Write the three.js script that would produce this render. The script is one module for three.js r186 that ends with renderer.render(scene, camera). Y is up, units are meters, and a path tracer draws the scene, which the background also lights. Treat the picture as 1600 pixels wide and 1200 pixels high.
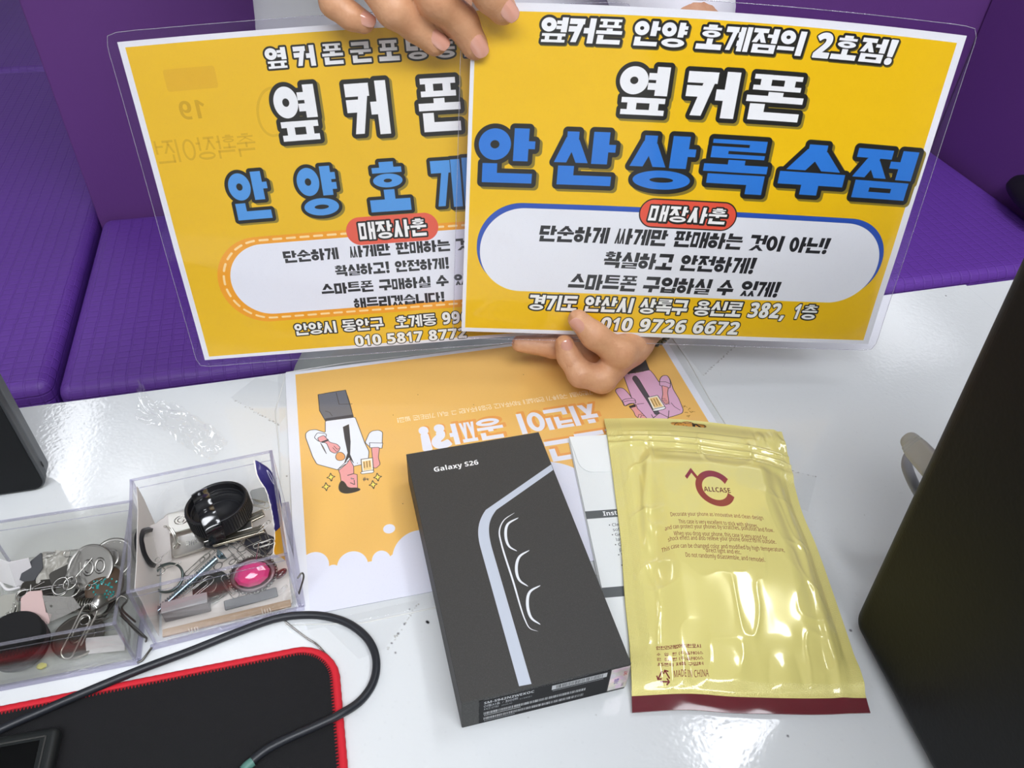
import * as THREE from 'three';
import { RoundedBoxGeometry } from 'three/addons/geometries/RoundedBoxGeometry.js';
import { mergeGeometries, mergeVertices } from 'three/addons/utils/BufferGeometryUtils.js';
import { RectAreaLightUniformsLib } from 'three/addons/lights/RectAreaLightUniformsLib.js';

// ------------------------------------------------------------------ camera, exposure, light
// Units are metres; y = 0 is the top of the white desk, the floor lies at y = -0.74.
const scene = new THREE.Scene();
scene.background = new THREE.Color(0x000000);
const camera = new THREE.PerspectiveCamera(52.19, 4 / 3, 0.01, 20);
camera.position.set(0, 0.37476, 0);
camera.rotation.set(-0.73345, -0.26828, 0.04204, 'YXZ');
const renderer = new THREE.WebGLRenderer({ antialias: true });
renderer.toneMapping = THREE.LinearToneMapping;
renderer.toneMappingExposure = 0.455;
renderer.shadowMap.enabled = true;
RectAreaLightUniformsLib.init();
const CEIL = 1.66;
// ceiling lamps: [name, label, x, z, width, length, radiance]
const LAMPS = [
  ['ceiling_lamp', 'rectangular ceiling light panel above the yellow pouch', 0.86, -0.47, 0.26, 0.62, 16],
  ['ceiling_lamp', 'narrow ceiling light strip above the purple bench cushions on the left', -0.98, -2.1, 0.13, 0.75, 10],
  ['ceiling_lamp', 'long ceiling light panel behind the camera over the near end of the desk', 0.25, 0.75, 2.2, 0.6, 15],
  ['ceiling_lamp', 'rectangular ceiling light panel far right beyond the purple side panel', 2.3, -2.4, 0.4, 0.9, 3.5],
  ['ceiling_lamp', 'rectangular ceiling light panel far left beside the white wall', -2.1, -0.2, 0.4, 1.0, 10],
];
const RADIANCE = 1.0;

// ------------------------------------------------------------------ helpers
let seed = 12345;
const rnd = () => { seed = (seed * 1664525 + 1013904223) >>> 0; return seed / 4294967296; };
const V = (x, y, z) => new THREE.Vector3(x, y, z);
const used = new Map();
function numbered(n) { const k = used.get(n) ?? 0; used.set(n, k + 1); return k ? n + '_' + String(k).padStart(3, '0') : n; }
function shadowed(m) { m.castShadow = true; m.receiveShadow = true; return m; }
function thing(name, label, category, group) {
  const o = new THREE.Group(); o.name = numbered(name); o.userData = { label, category };
  if (group) o.userData.group = group;
  scene.add(o); return o;
}
function part(name, geo, mat, parent, label) {
  const m = shadowed(new THREE.Mesh(geo, mat)); m.name = name;
  if (label) m.userData.label = label;
  parent.add(m); return m;
}
function struct(name, geo, mat, pos) {
  const m = shadowed(new THREE.Mesh(geo, mat)); m.name = name; m.userData.kind = 'structure';
  if (pos) m.position.set(...pos);
  scene.add(m); return m;
}
// moves the group's origin to the middle of its base without moving what it holds
function settle(o) {
  o.updateMatrixWorld(true);
  const b = new THREE.Box3().setFromObject(o), p = V((b.min.x + b.max.x) / 2, b.min.y, (b.min.z + b.max.z) / 2);
  const l = p.clone().sub(o.position).applyQuaternion(o.quaternion.clone().invert());
  for (const c of o.children) c.position.sub(l);
  o.position.copy(p); return o;
}
const lerp = (a, b, t) => a + (b - a) * t, clamp = (x, a, b) => Math.min(b, Math.max(a, x));
const smooth = (a, b, x) => { const t = clamp((x - a) / (b - a), 0, 1); return t * t * (3 - 2 * t); };
function hash(x, y, z) { let h = Math.imul(x | 0, 374761393) + Math.imul(y | 0, 668265263) + Math.imul(z | 0, 2147483647 ^ 912931); h = Math.imul(h ^ (h >>> 13), 1274126177); return ((h ^ (h >>> 16)) >>> 0) / 4294967296; }
function noise(x, y, z = 0) {
  const i = Math.floor(x), j = Math.floor(y), k = Math.floor(z), u = x - i, v = y - j, w = z - k, s = (t) => t * t * (3 - 2 * t);
  const a = (d) => lerp(lerp(hash(i, j, k + d), hash(i + 1, j, k + d), s(u)), lerp(hash(i, j + 1, k + d), hash(i + 1, j + 1, k + d), s(u)), s(v));
  return lerp(a(0), a(1), s(w)) * 2 - 1;
}
const fbm = (x, y, n = 4) => { let s = 0, a = 0.5; for (let i = 0; i < n; i++) { s += a * noise(x, y, i * 7.3); x *= 2.03; y *= 2.03; a *= 0.5; } return s; };

function canvasTex(w, h, draw, srgb = true, repeat) {
  const c = document.createElement('canvas'); c.width = w; c.height = h;
  const g = c.getContext('2d'); draw(g, w, h);
  const t = new THREE.CanvasTexture(c);
  if (srgb) t.colorSpace = THREE.SRGBColorSpace;
  t.anisotropy = 8;
  if (repeat) { t.wrapS = t.wrapT = THREE.RepeatWrapping; t.repeat.set(...repeat); }
  return t;
}
function dataTex(n, f, repeat, srgb = false) {     // f(x, y in 0..1) -> 0..1 or [r,g,b]
  const d = new Uint8Array(n * n * 4);
  for (let y = 0; y < n; y++) for (let x = 0; x < n; x++) {
    const v = f(x / n, y / n), a = Array.isArray(v) ? v : [v, v, v];
    for (let c = 0; c < 3; c++) d[(y * n + x) * 4 + c] = clamp(Math.round(a[c] * 255), 0, 255);
    d[(y * n + x) * 4 + 3] = 255;
  }
  const t = new THREE.DataTexture(d, n, n); t.magFilter = THREE.LinearFilter; t.minFilter = THREE.LinearMipmapLinearFilter; t.generateMipmaps = true;
  t.wrapS = t.wrapT = THREE.RepeatWrapping; if (repeat) t.repeat.set(...repeat);
  if (srgb) t.colorSpace = THREE.SRGBColorSpace;
  t.needsUpdate = true; return t;
}
// tiling value noise with n cells per tile
function tileNoise(x, y, n, s = 0) {
  const px = x * n, py = y * n, i = Math.floor(px), j = Math.floor(py), u = px - i, v = py - j, e = (t) => t * t * (3 - 2 * t), h = (a, b) => hash(((a % n) + n) % n, ((b % n) + n) % n, s + n);
  return lerp(lerp(h(i, j), h(i + 1, j), e(u)), lerp(h(i, j + 1), h(i + 1, j + 1), e(u)), e(v));
}
const std = (color, roughness = 0.6, o = {}) => new THREE.MeshStandardMaterial({ color, roughness, ...o });
const phys = (color, roughness = 0.5, o = {}) => new THREE.MeshPhysicalMaterial({ color, roughness, ...o });
// uv in metres by the way each face points
function boxUV(geo, s = 1) {
  const g = geo.index ? geo.toNonIndexed() : geo, p = g.attributes.position, uv = new Float32Array(p.count * 2);
  for (let i = 0; i < p.count; i += 3) {
    const a = V().fromBufferAttribute(p, i), b = V().fromBufferAttribute(p, i + 1), c = V().fromBufferAttribute(p, i + 2);
    const n = b.clone().sub(a).cross(c.clone().sub(a)), ax = Math.abs(n.x), ay = Math.abs(n.y), az = Math.abs(n.z);
    [a, b, c].forEach((q, k) => {
      const t = ay >= ax && ay >= az ? [q.x, q.z] : ax > az ? [q.z, q.y] : [q.x, q.y];
      uv[(i + k) * 2] = t[0] * s; uv[(i + k) * 2 + 1] = t[1] * s;
    });
  }
  g.setAttribute('uv', new THREE.BufferAttribute(uv, 2)); return g;
}
const rbox = (w, h, d, r = 0.002, seg = 3) => new RoundedBoxGeometry(w, h, d, seg, Math.min(r, w / 2.02, h / 2.02, d / 2.02));
function bake(geo, pos, rot, scale) {
  const m = new THREE.Matrix4().compose(V(...(pos ?? [0, 0, 0])), new THREE.Quaternion().setFromEuler(new THREE.Euler(...(rot ?? [0, 0, 0]))), V(...(scale ?? [1, 1, 1])));
  return geo.applyMatrix4(m);
}
function merge(list) {
  return mergeGeometries(list.map((g) => { g = g.index ? g.toNonIndexed() : g; for (const k of Object.keys(g.attributes)) if (!['position', 'normal', 'uv'].includes(k)) g.deleteAttribute(k);
    if (!g.attributes.uv) g.setAttribute('uv', new THREE.BufferAttribute(new Float32Array(g.attributes.position.count * 2), 2)); return g; }));
}
function tube(pts, r, seg = 8, per = 6, closed = false) {
  const c = new THREE.CatmullRomCurve3(pts.map((p) => (p.isVector3 ? p : V(...p))), closed, 'centripetal');
  return new THREE.TubeGeometry(c, Math.max(4, pts.length * per), r, seg, closed);
}
// tube with rounded ends
function wire(pts, r, seg = 7, per = 6) {
  const q = pts.map((p) => (p.isVector3 ? p : V(...p)));
  return merge([tube(q, r, seg, per), bake(new THREE.SphereGeometry(r, seg, 5), q[0].toArray()), bake(new THREE.SphereGeometry(r, seg, 5), q.at(-1).toArray())]);
}
// a surface grid f(u, v) -> Vector3 with a thickness along -normal; uv = (u, 1 - v)
function sheet(f, nu, nv, thick, closed = true) {
  const pos = [], uv = [], idx = [], e = 1e-4, top = [], nrm = [];
  for (let j = 0; j <= nv; j++) for (let i = 0; i <= nu; i++) {
    const u = i / nu, v = j / nv, p = f(u, v), u0 = Math.max(0, u - e), u1 = Math.min(1, u + e), v0 = Math.max(0, v - e), v1 = Math.min(1, v + e);
    const n = f(u, v1).sub(f(u, v0)).cross(f(u1, v).sub(f(u0, v))).normalize();
    top.push(p); nrm.push(n); pos.push(p.x, p.y, p.z); uv.push(u, 1 - v);
  }
  const N = nu + 1, id = (i, j) => j * N + i;
  for (let j = 0; j < nv; j++) for (let i = 0; i < nu; i++) { const a = id(i, j), b = id(i + 1, j), c = id(i, j + 1), d = id(i + 1, j + 1); idx.push(a, c, b, b, c, d); }
  const front = new THREE.BufferGeometry();
  front.setAttribute('position', new THREE.Float32BufferAttribute(pos, 3)); front.setAttribute('uv', new THREE.Float32BufferAttribute(uv, 2)); front.setIndex(idx); front.computeVertexNormals();
  if (!thick) return front;
  const M = top.length, pos2 = [...pos], uv2 = [...uv], idx2 = [];
  for (let k = 0; k < M; k++) { const p = top[k].clone().addScaledVector(nrm[k], -thick); pos2.push(p.x, p.y, p.z); uv2.push(uv[k * 2], uv[k * 2 + 1]); }
  for (let k = 0; k < idx.length; k += 3) idx2.push(M + idx[k], M + idx[k + 2], M + idx[k + 1]);
  const side = (a, b) => idx2.push(a, M + a, b, b, M + a, M + b);
  for (let i = 0; i < nu; i++) { side(id(i + 1, 0), id(i, 0)); side(id(i, nv), id(i + 1, nv)); }
  for (let j = 0; j < nv; j++) { side(id(0, j), id(0, j + 1)); side(id(nu, j + 1), id(nu, j)); }
  const back = new THREE.BufferGeometry();
  back.setAttribute('position', new THREE.Float32BufferAttribute(pos2, 3)); back.setAttribute('uv', new THREE.Float32BufferAttribute(uv2, 2)); back.setIndex(idx2); back.computeVertexNormals();
  return { front, back, both: merge([front.clone(), back.clone()]) };
}
function rrShape(w, h, r) {
  const s = new THREE.Shape(), x = -w / 2, y = -h / 2; r = Math.min(r, w / 2, h / 2);
  s.moveTo(x + r, y); s.lineTo(x + w - r, y); s.absarc(x + w - r, y + r, r, -Math.PI / 2, 0); s.lineTo(x + w, y + h - r); s.absarc(x + w - r, y + h - r, r, 0, Math.PI / 2);
  s.lineTo(x + r, y + h); s.absarc(x + r, y + h - r, r, Math.PI / 2, Math.PI); s.lineTo(x, y + r); s.absarc(x + r, y + r, r, Math.PI, Math.PI * 1.5); return s;
}
// a flat outline (x, z in metres) with a thickness, lying at height y
function slab(points, thick, bevel = 0, y = 0) {
  const s = points instanceof THREE.Shape ? points : new THREE.Shape(points.map(([x, z]) => new THREE.Vector2(x, -z)));
  const g = new THREE.ExtrudeGeometry(s, { depth: thick - 2 * bevel, bevelEnabled: bevel > 0, bevelSize: bevel, bevelThickness: bevel, bevelOffset: -bevel, bevelSegments: 3, curveSegments: 16 });
  g.rotateX(-Math.PI / 2); g.translate(0, y + bevel, 0); return g;
}
const pairs = (a, s = 1) => { const o = []; for (let i = 0; i < a.length; i += 2) o.push([a[i] * s, a[i + 1] * s]); return o; };

// ------------------------------------------------------------------ Korean lettering built from strokes
const LJ = 'ㄱㄲㄴㄷㄸㄹㅁㅂㅃㅅㅆㅇㅈㅉㅊㅋㅌㅍㅎ', TJ = ' ㄱㄲ ㄴ  ㄷㄹ       ㅁㅂ ㅅㅆㅇㅈㅊㅋㅌㅍㅎ', VJ = 'ㅏㅐㅑㅒㅓㅔㅕㅖㅗㅘㅙㅚㅛㅜㅝㅞㅟㅠㅡㅢㅣ';
const BARS = { ㄱ: 1.6, ㄴ: 1.6, ㄷ: 2, ㄹ: 3, ㅁ: 2, ㅂ: 2.3, ㅅ: 1.6, ㅇ: 2, ㅈ: 2.3, ㅊ: 3, ㅋ: 2.7, ㅌ: 3, ㅍ: 2.3, ㅎ: 3.1 };
// pushes closed outlines; each entry { p: [[x,y]...] } or { e: [cx, cy, rx, ry, tx, ty] }
function jamo(out, j, x0, y0, x1, y1, w, slant) {
  const W = x1 - x0, H = y1 - y0;
  const twin = { ㄲ: 'ㄱ', ㄸ: 'ㄷ', ㅃ: 'ㅂ', ㅆ: 'ㅅ', ㅉ: 'ㅈ' }[j];
  if (twin) { jamo(out, twin, x0, y0, x0 + W * 0.5, y1, w * 0.82, slant); jamo(out, twin, x0 + W * 0.5, y0, x1, y1, w * 0.82, slant); return; }
  const th = Math.min(w * 0.95, (H / (2 * (BARS[j] ?? 2) - 1)) * 1.12), tv = Math.min(w, W * ('ㅁㅂ'.includes(j) ? 0.32 : j === 'ㅍ' ? 0.38 : 0.36));
  const hb = (a, b, y) => out.push({ p: [[a, y], [b, y], [b, y + th], [a, y + th]] });
  const vb = (x, a, b) => out.push({ p: [[x, a], [x + tv, a], [x + tv, b], [x, b]] });
  const leg = (xa, ya, xb, yb, t) => out.push({ p: [[xa - t / 2, ya], [xa + t / 2, ya], [xb + t / 2, yb], [xb - t / 2, yb]] });
  const sieut = (ya, wide = 1) => {
    const cx = (x0 + x1) / 2, t = Math.min(tv * 1.05, W * 0.34);
    leg(cx, ya, cx, ya + (y1 - ya) * 0.3, t);
    leg(cx - t * 0.02, ya + (y1 - ya) * 0.18, x0 + t * 0.55, y1, t * 1.05); leg(cx + t * 0.02, ya + (y1 - ya) * 0.25, x1 - t * 0.55, y1, t * 1.05);
  };
  const ring = (ya) => out.push({ e: [(x0 + x1) / 2, (ya + y1) / 2, W / 2, (y1 - ya) / 2, Math.min(tv, W * 0.36), Math.min(th, (y1 - ya) * 0.37)] });
  if (j === 'ㄱ' || j === 'ㅋ') {
    hb(x0, x1, y0);
    if (slant) leg(x1 - tv / 2, y0, x0 + W * 0.42, y1, tv * 1.05); else vb(x1 - tv, y0, y1);
    if (j === 'ㅋ') hb(x0, x1 - tv * (slant ? 0.9 : 0.4), y0 + (H - th) * (slant ? 0.42 : 0.5));
  } else if (j === 'ㄴ') { vb(x0, y0, y1); hb(x0, x1, y1 - th); }
  else if (j === 'ㄷ' || j === 'ㅌ') { hb(x0, x1, y0); vb(x0, y0, y1); hb(x0, x1, y1 - th); if (j === 'ㅌ') hb(x0, x1, (y0 + y1 - th) / 2); }
  else if (j === 'ㄹ') { hb(x0, x1, y0); vb(x1 - tv, y0, (y0 + y1 + th) / 2); hb(x0, x1, (y0 + y1 - th) / 2); vb(x0, (y0 + y1 - th) / 2, y1); hb(x0, x1, y1 - th); }
  else if (j === 'ㅁ') { hb(x0, x1, y0); hb(x0, x1, y1 - th); vb(x0, y0, y1); vb(x1 - tv, y0, y1); }
  else if (j === 'ㅂ') { vb(x0, y0, y1); vb(x1 - tv, y0, y1); hb(x0, x1, y0 + (H - th) * 0.42); hb(x0, x1, y1 - th); }
  else if (j === 'ㅅ') sieut(y0);
  else if (j === 'ㅈ') { hb(x0, x1, y0); sieut(y0 + th * 0.6); }
  else if (j === 'ㅊ') { hb(x0 + W * 0.28, x1 - W * 0.28, y0); hb(x0, x1, y0 + th * 1.25); sieut(y0 + th * 1.9); }
  else if (j === 'ㅇ') ring(y0);
  else if (j === 'ㅍ') { hb(x0, x1, y0); hb(x0, x1, y1 - th); for (const q of [0.14, 0.86 - (tv * 0.72) / W]) out.push({ p: [[x0 + W * q, y0], [x0 + W * q + tv * 0.72, y0], [x0 + W * q + tv * 0.72, y1], [x0 + W * q, y1]] }); }
  else if (j === 'ㅎ') { hb(x0 + W * 0.26, x1 - W * 0.26, y0); hb(x0, x1, y0 + th * 0.98); ring(y0 + th * 2.12); }
}
function syllable(ch, w) {                      // outlines inside the unit square
  const k = ch.charCodeAt(0) - 0xac00, L = LJ[Math.floor(k / 588)], v = VJ[Math.floor((k % 588) / 28)], T = TJ[k % 28], out = [];
  const t = T !== ' ', vi = VJ.indexOf(v), horiz = [8, 12, 13, 17, 18].includes(vi), mixed = [9, 10, 11, 14, 15, 16, 19].includes(vi);
  const rect = (a, b, c, d) => out.push({ p: [[a, b], [c, b], [c, d], [a, d]] });
  const g = 0.015, th = w * (t ? 0.78 : 0.95);
  const under = (u, x0, x1, y0, y1) => {       // the flat vowels
    const h = Math.min(th, (y1 - y0) * 0.62), m = (x0 + x1) / 2;
    if (u === 'ㅡ') rect(x0, (y0 + y1 - h) / 2, x1, (y0 + y1 + h) / 2);
    if (u === 'ㅗ') { rect(x0, y1 - h, x1, y1); rect(m - w / 2, y0, m + w / 2, y1); }
    if (u === 'ㅛ') { rect(x0, y1 - h, x1, y1); rect(m - w * 1.35, y0, m - w * 0.4, y1); rect(m + w * 0.4, y0, m + w * 1.35, y1); }
    if (u === 'ㅜ') { rect(x0, y0, x1, y0 + h); rect(m - w / 2, y0, m + w / 2, y1); }
    if (u === 'ㅠ') { rect(x0, y0, x1, y0 + h); rect(m - w * 1.35, y0, m - w * 0.4, y1); rect(m + w * 0.4, y0, m + w * 1.35, y1); }
  };
  const upright = (u, x0, x1, y0, y1, reach) => { // the standing vowels
    const H = y1 - y0, two = 'ㅐㅒㅔㅖ'.includes(u), s = two ? w * 0.86 : w, hh = Math.min(th, H * 0.24), ys = 'ㅑㅕㅖㅒ'.includes(u) ? [0.22, 0.56] : [0.38];
    if (u === 'ㅣ') { rect(x1 - s * 1.05, y0, x1, y1); return; }
    if ('ㅏㅑ'.includes(u)) { const xs = x1 - s - (x1 - x0) * 0.3; rect(xs, y0, xs + s, y1); for (const q of ys) rect(xs, y0 + H * q, x1, y0 + H * q + hh); return; }
    if ('ㅐㅒ'.includes(u)) { rect(x1 - s, y0, x1, y1); const xs = x1 - s * 2 - 0.07; rect(xs, y0, xs + s, y1); for (const q of ys) rect(xs, y0 + H * q, x1, y0 + H * q + hh); return; }
    rect(x1 - s, y0, x1, y1); let xs = x1 - s;
    if (two) { xs -= s + 0.05; rect(xs, y0 + 0.02, xs + s, y1); }
    for (const q of ys) rect(reach, y0 + H * q, xs + s * 0.5, y0 + H * q + hh);
  };
  const yb = t ? 0.6 : 1;
  if (horiz) {
    const split = t ? 0.36 : 0.53, bottom = t ? 0.6 : 1;
    const wide = 'ㅇㅎ'.includes(L) ? 0.14 : 0.08;
    jamo(out, L, wide, 0, 1 - wide, split - (v === 'ㅡ' ? 0 : 0.02), w, false);
    under(v, 0, 1, split + (t ? 0.01 : 0.02), v === 'ㅡ' && t ? bottom - 0.03 : bottom);
  } else if (mixed) {
    const base = 'ㅘㅙㅚ'.includes(v) ? 'ㅗ' : v === 'ㅢ' ? 'ㅡ' : 'ㅜ', up = { ㅘ: 'ㅏ', ㅙ: 'ㅐ', ㅚ: 'ㅣ', ㅝ: 'ㅓ', ㅞ: 'ㅔ', ㅟ: 'ㅣ', ㅢ: 'ㅣ' }[v];
    jamo(out, L, 0.03, 0, 0.62, yb * 0.56, w, false);
    under(base, 0, 0.67, yb * 0.6, yb * (base === 'ㅡ' ? 0.86 : 0.98)); upright(up, 0.68, 1, 0, yb, 0.6);
  } else {
    const two = 'ㅐㅒㅔㅖ'.includes(v), left = 'ㅓㅔㅕㅖ'.includes(v);
    const xr = two ? (left ? 0.5 : 0.47) : left ? 0.6 : v === 'ㅣ' ? 0.7 : 0.6;
    const slant = 'ㄱㅋ'.includes(L) && !t;
    jamo(out, L, 0, t ? 0.01 : 0.03, xr - (left ? 0.02 : 0.03), yb - (t ? 0.02 : 0.03), w, slant);
    upright(v, xr + g, 1, 0, yb - (t ? 0.01 : 0), left ? xr - (two ? 0.0 : 0.02) : 0);
  }
  if (t) jamo(out, T, 0.08, yb + 0.04, 0.98, 1, w, false);
  return out;
}
function outlines(g, els, X, Y) {               // one canvas path; rings get a hole
  for (const el of els) {
    g.beginPath();
    if (el.p) el.p.forEach(([x, y], i) => (i ? g.lineTo(X(x, y), Y(y)) : g.moveTo(X(x, y), Y(y)))), g.closePath();
    else {
      const [cx, cy, rx, ry, tx, ty] = el.e, ax = Math.abs(X(1, 0) - X(0, 0)), ay = Math.abs(Y(1) - Y(0));
      g.ellipse(X(cx, cy), Y(cy), rx * ax, ry * ay, 0, 0, 7); g.closePath();
      g.ellipse(X(cx, cy), Y(cy), Math.max(0.01, rx - tx) * ax, Math.max(0.01, ry - ty) * ay, 0, 0, 7); g.closePath();
    }
    el.draw();
  }
}
// writes one line of text into the box x0..x1, y0..y1 (same units as g)
function write(g, text, x0, y0, x1, y1, s = {}) {
  const { w = 0.19, fill = '#222', gap = 0.08, line, lw = 0, shadow, skew = 0, space = 0.4 } = s;
  const wide = (c) => (c === ' ' ? space : c >= '가' && c <= '힣' ? 1 : c === '1' ? 0.5 : /[0-9A-Z]/.test(c) ? 0.66 : /[!,.:)(]/.test(c) ? 0.36 : 0.62);
  let total = -gap; for (const c of text) total += wide(c) + gap;
  const cw = (x1 - x0) / total, H = y1 - y0, passes = [];
  if (shadow) passes.push(['shadow', shadow[2], lw, shadow[0], shadow[1]]);
  if (line) passes.push(['line', line, lw, 0, 0]);
  passes.push(['fill', fill, 0, 0, 0]);
  for (const [, color, width, dx, dy] of passes) {
    let x = x0; g.fillStyle = g.strokeStyle = color; g.lineJoin = 'round'; g.lineWidth = width * 2;
    for (const c of text) {
      const a = wide(c);
      if (c >= '가' && c <= '힣') {
        const X = (u, v) => x + dx + u * cw + skew * H * (1 - v), Y = (v) => y0 + dy + v * H, els = syllable(c, w);
        for (const el of els) el.draw = () => { g.fill('evenodd'); if (width) g.stroke(); };
        outlines(g, els, X, Y);
      } else if (c !== ' ') {
        g.save(); g.font = 'bold 100px sans-serif'; g.textBaseline = 'alphabetic'; g.textAlign = 'left';
        const m = g.measureText(c).width; g.transform(1, 0, -skew, 1, x + dx + skew * H * 0, y0 + dy + H * 0.97);
        const sx = (cw * a * (/[!,.:]/.test(c) ? 1 : 1)) / m, sy = (H * 0.97) / 72; g.scale(sx, sy);
        if (width) { g.lineWidth = (width * 2) / ((sx + sy) / 2); g.strokeText(c, 0, 0); }
        g.fillText(c, 0, 0);
        if (!width && s.bold) { g.lineWidth = s.bold; g.strokeText(c, 0, 0); }
        g.restore();
      }
      x += (a + gap) * cw;
    }
  }
}
function poly(g, pts, fill, line, lw = 0.35, open) {
  g.beginPath(); pts.forEach(([x, y], i) => (i ? g.lineTo(x, y) : g.moveTo(x, y))); if (!open) g.closePath();
  if (fill) { g.fillStyle = fill; g.fill(); }
  if (line) { g.strokeStyle = line; g.lineWidth = lw; g.lineJoin = g.lineCap = 'round'; g.stroke(); }
}
// closed outline with rounded corners
function soft(g, pts, fill, line, lw = 0.4, r = 1.3) {
  const n = pts.length; g.beginPath();
  for (let i = 0; i < n; i++) { const a = pts[i], b = pts[(i + 1) % n], p = pts[(i + n - 1) % n], lb = Math.hypot(b[0] - a[0], b[1] - a[1]), lp = Math.hypot(p[0] - a[0], p[1] - a[1]), tp = Math.min(0.48, r / lp), tb = Math.min(0.48, r / lb); g.lineTo(lerp(a[0], p[0], tp), lerp(a[1], p[1], tp)); g.quadraticCurveTo(a[0], a[1], lerp(a[0], b[0], tb), lerp(a[1], b[1], tb)); } g.closePath();
  if (fill) { g.fillStyle = fill; g.fill(); }
  if (line) { g.strokeStyle = line; g.lineWidth = lw; g.lineJoin = 'round'; g.stroke(); }
}
// smooth closed outline through the points
function blob(g, pts, fill, line, lw = 0.35) {
  const n = pts.length, m = (a, b) => [(a[0] + b[0]) / 2, (a[1] + b[1]) / 2];
  g.beginPath(); const s = m(pts[n - 1], pts[0]); g.moveTo(...s);
  for (let i = 0; i < n; i++) { const e = m(pts[i], pts[(i + 1) % n]); g.quadraticCurveTo(...pts[i], ...e); }
  g.closePath(); if (fill) { g.fillStyle = fill; g.fill(); }
  if (line) { g.strokeStyle = line; g.lineWidth = lw; g.lineJoin = 'round'; g.stroke(); }
}
function pill(g, x0, y0, x1, y1, r) { g.beginPath(); g.roundRect(x0, y0, x1 - x0, y1 - y0, r); }
function grain(g, w, h, n, alpha, light = true) {   // paper grain: tiny specks
  for (let i = 0; i < n; i++) { g.fillStyle = (light && rnd() < 0.5 ? 'rgba(255,255,255,' : 'rgba(0,0,0,') + alpha * rnd() + ')'; g.fillRect(rnd() * w, rnd() * h, 1 + rnd() * 2, 1 + rnd() * 2); }
}

// ------------------------------------------------------------------ the setting
const whiteWall = std('#d9d8d4', 0.85), ceilingMat = std('#e4e4e2', 0.9);
{
  struct('floor', new THREE.BoxGeometry(6.2, 0.1, 6.2), std('#6d6a66', 0.5), [0, -0.79, -0.6]);
  struct('ceiling', new THREE.BoxGeometry(6.2, 0.1, 6.2), ceilingMat, [0, CEIL + 0.07, -0.6]);
  struct('wall_back', new THREE.BoxGeometry(6.2, 2.5, 0.1), whiteWall, [0, 0.46, -3.7]);
  struct('wall_front', new THREE.BoxGeometry(6.2, 2.5, 0.1), whiteWall, [0, 0.46, 2.5]);
  struct('wall_left', new THREE.BoxGeometry(0.1, 2.5, 6.2), whiteWall, [-3.1, 0.46, -0.6]);
  struct('wall_right', new THREE.BoxGeometry(0.1, 2.5, 6.2), whiteWall, [3.1, 0.46, -0.6]);
}
const lampFrame = std('#e8e8e6', 0.5);
for (const [name, label, x, z, w, d, k] of LAMPS) {
  const t = thing(name, label, 'ceiling lamp');
  t.position.set(x, CEIL - 0.01, z);
  part('frame', merge([bake(rbox(w + 0.03, 0.03, 0.015, 0.003), [0, 0.015, d / 2 + 0.0075]), bake(rbox(w + 0.03, 0.03, 0.015, 0.003), [0, 0.015, -d / 2 - 0.0075]), bake(rbox(0.015, 0.03, d, 0.003), [w / 2 + 0.0075, 0.015, 0]), bake(rbox(0.015, 0.03, d, 0.003), [-w / 2 - 0.0075, 0.015, 0])]), lampFrame, t);
  part('diffuser', new THREE.BoxGeometry(w, 0.006, d).translate(0, 0.012, 0), std('#ffffff', 0.6, { emissive: '#f4f7fd', emissiveIntensity: k * RADIANCE }), t);
  const l = new THREE.RectAreaLight('#f4f7fd', k * RADIANCE, w, d); l.position.set(0, 0.005, 0); l.rotation.x = -Math.PI / 2; t.add(l);
}
{ // round downlight whose mirror image lies on the desk behind the clear trays
  const t = thing('downlight', 'small round recessed downlight in the ceiling left of the bench', 'ceiling lamp'); t.position.set(-0.77, CEIL - 0.01, -1.96);
  part('trim_ring', bake(new THREE.TorusGeometry(0.092, 0.008, 8, 40), [0, 0.012, 0], [Math.PI / 2, 0, 0]), lampFrame, t);
  part('diffuser', new THREE.CylinderGeometry(0.088, 0.088, 0.006, 40).translate(0, 0.012, 0), std('#ffffff', 0.6, { emissive: '#f4f7fd', emissiveIntensity: 9 * RADIANCE }), t);
  const l = new THREE.SpotLight('#f4f7fd', 9 * 0.024 * RADIANCE, 0, 1.4, 0.5); l.position.set(0, 0.003, 0); l.target.position.set(0, -1, 0); l.castShadow = true; l.shadow.radius = 8.8; t.add(l, l.target);
}

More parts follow.
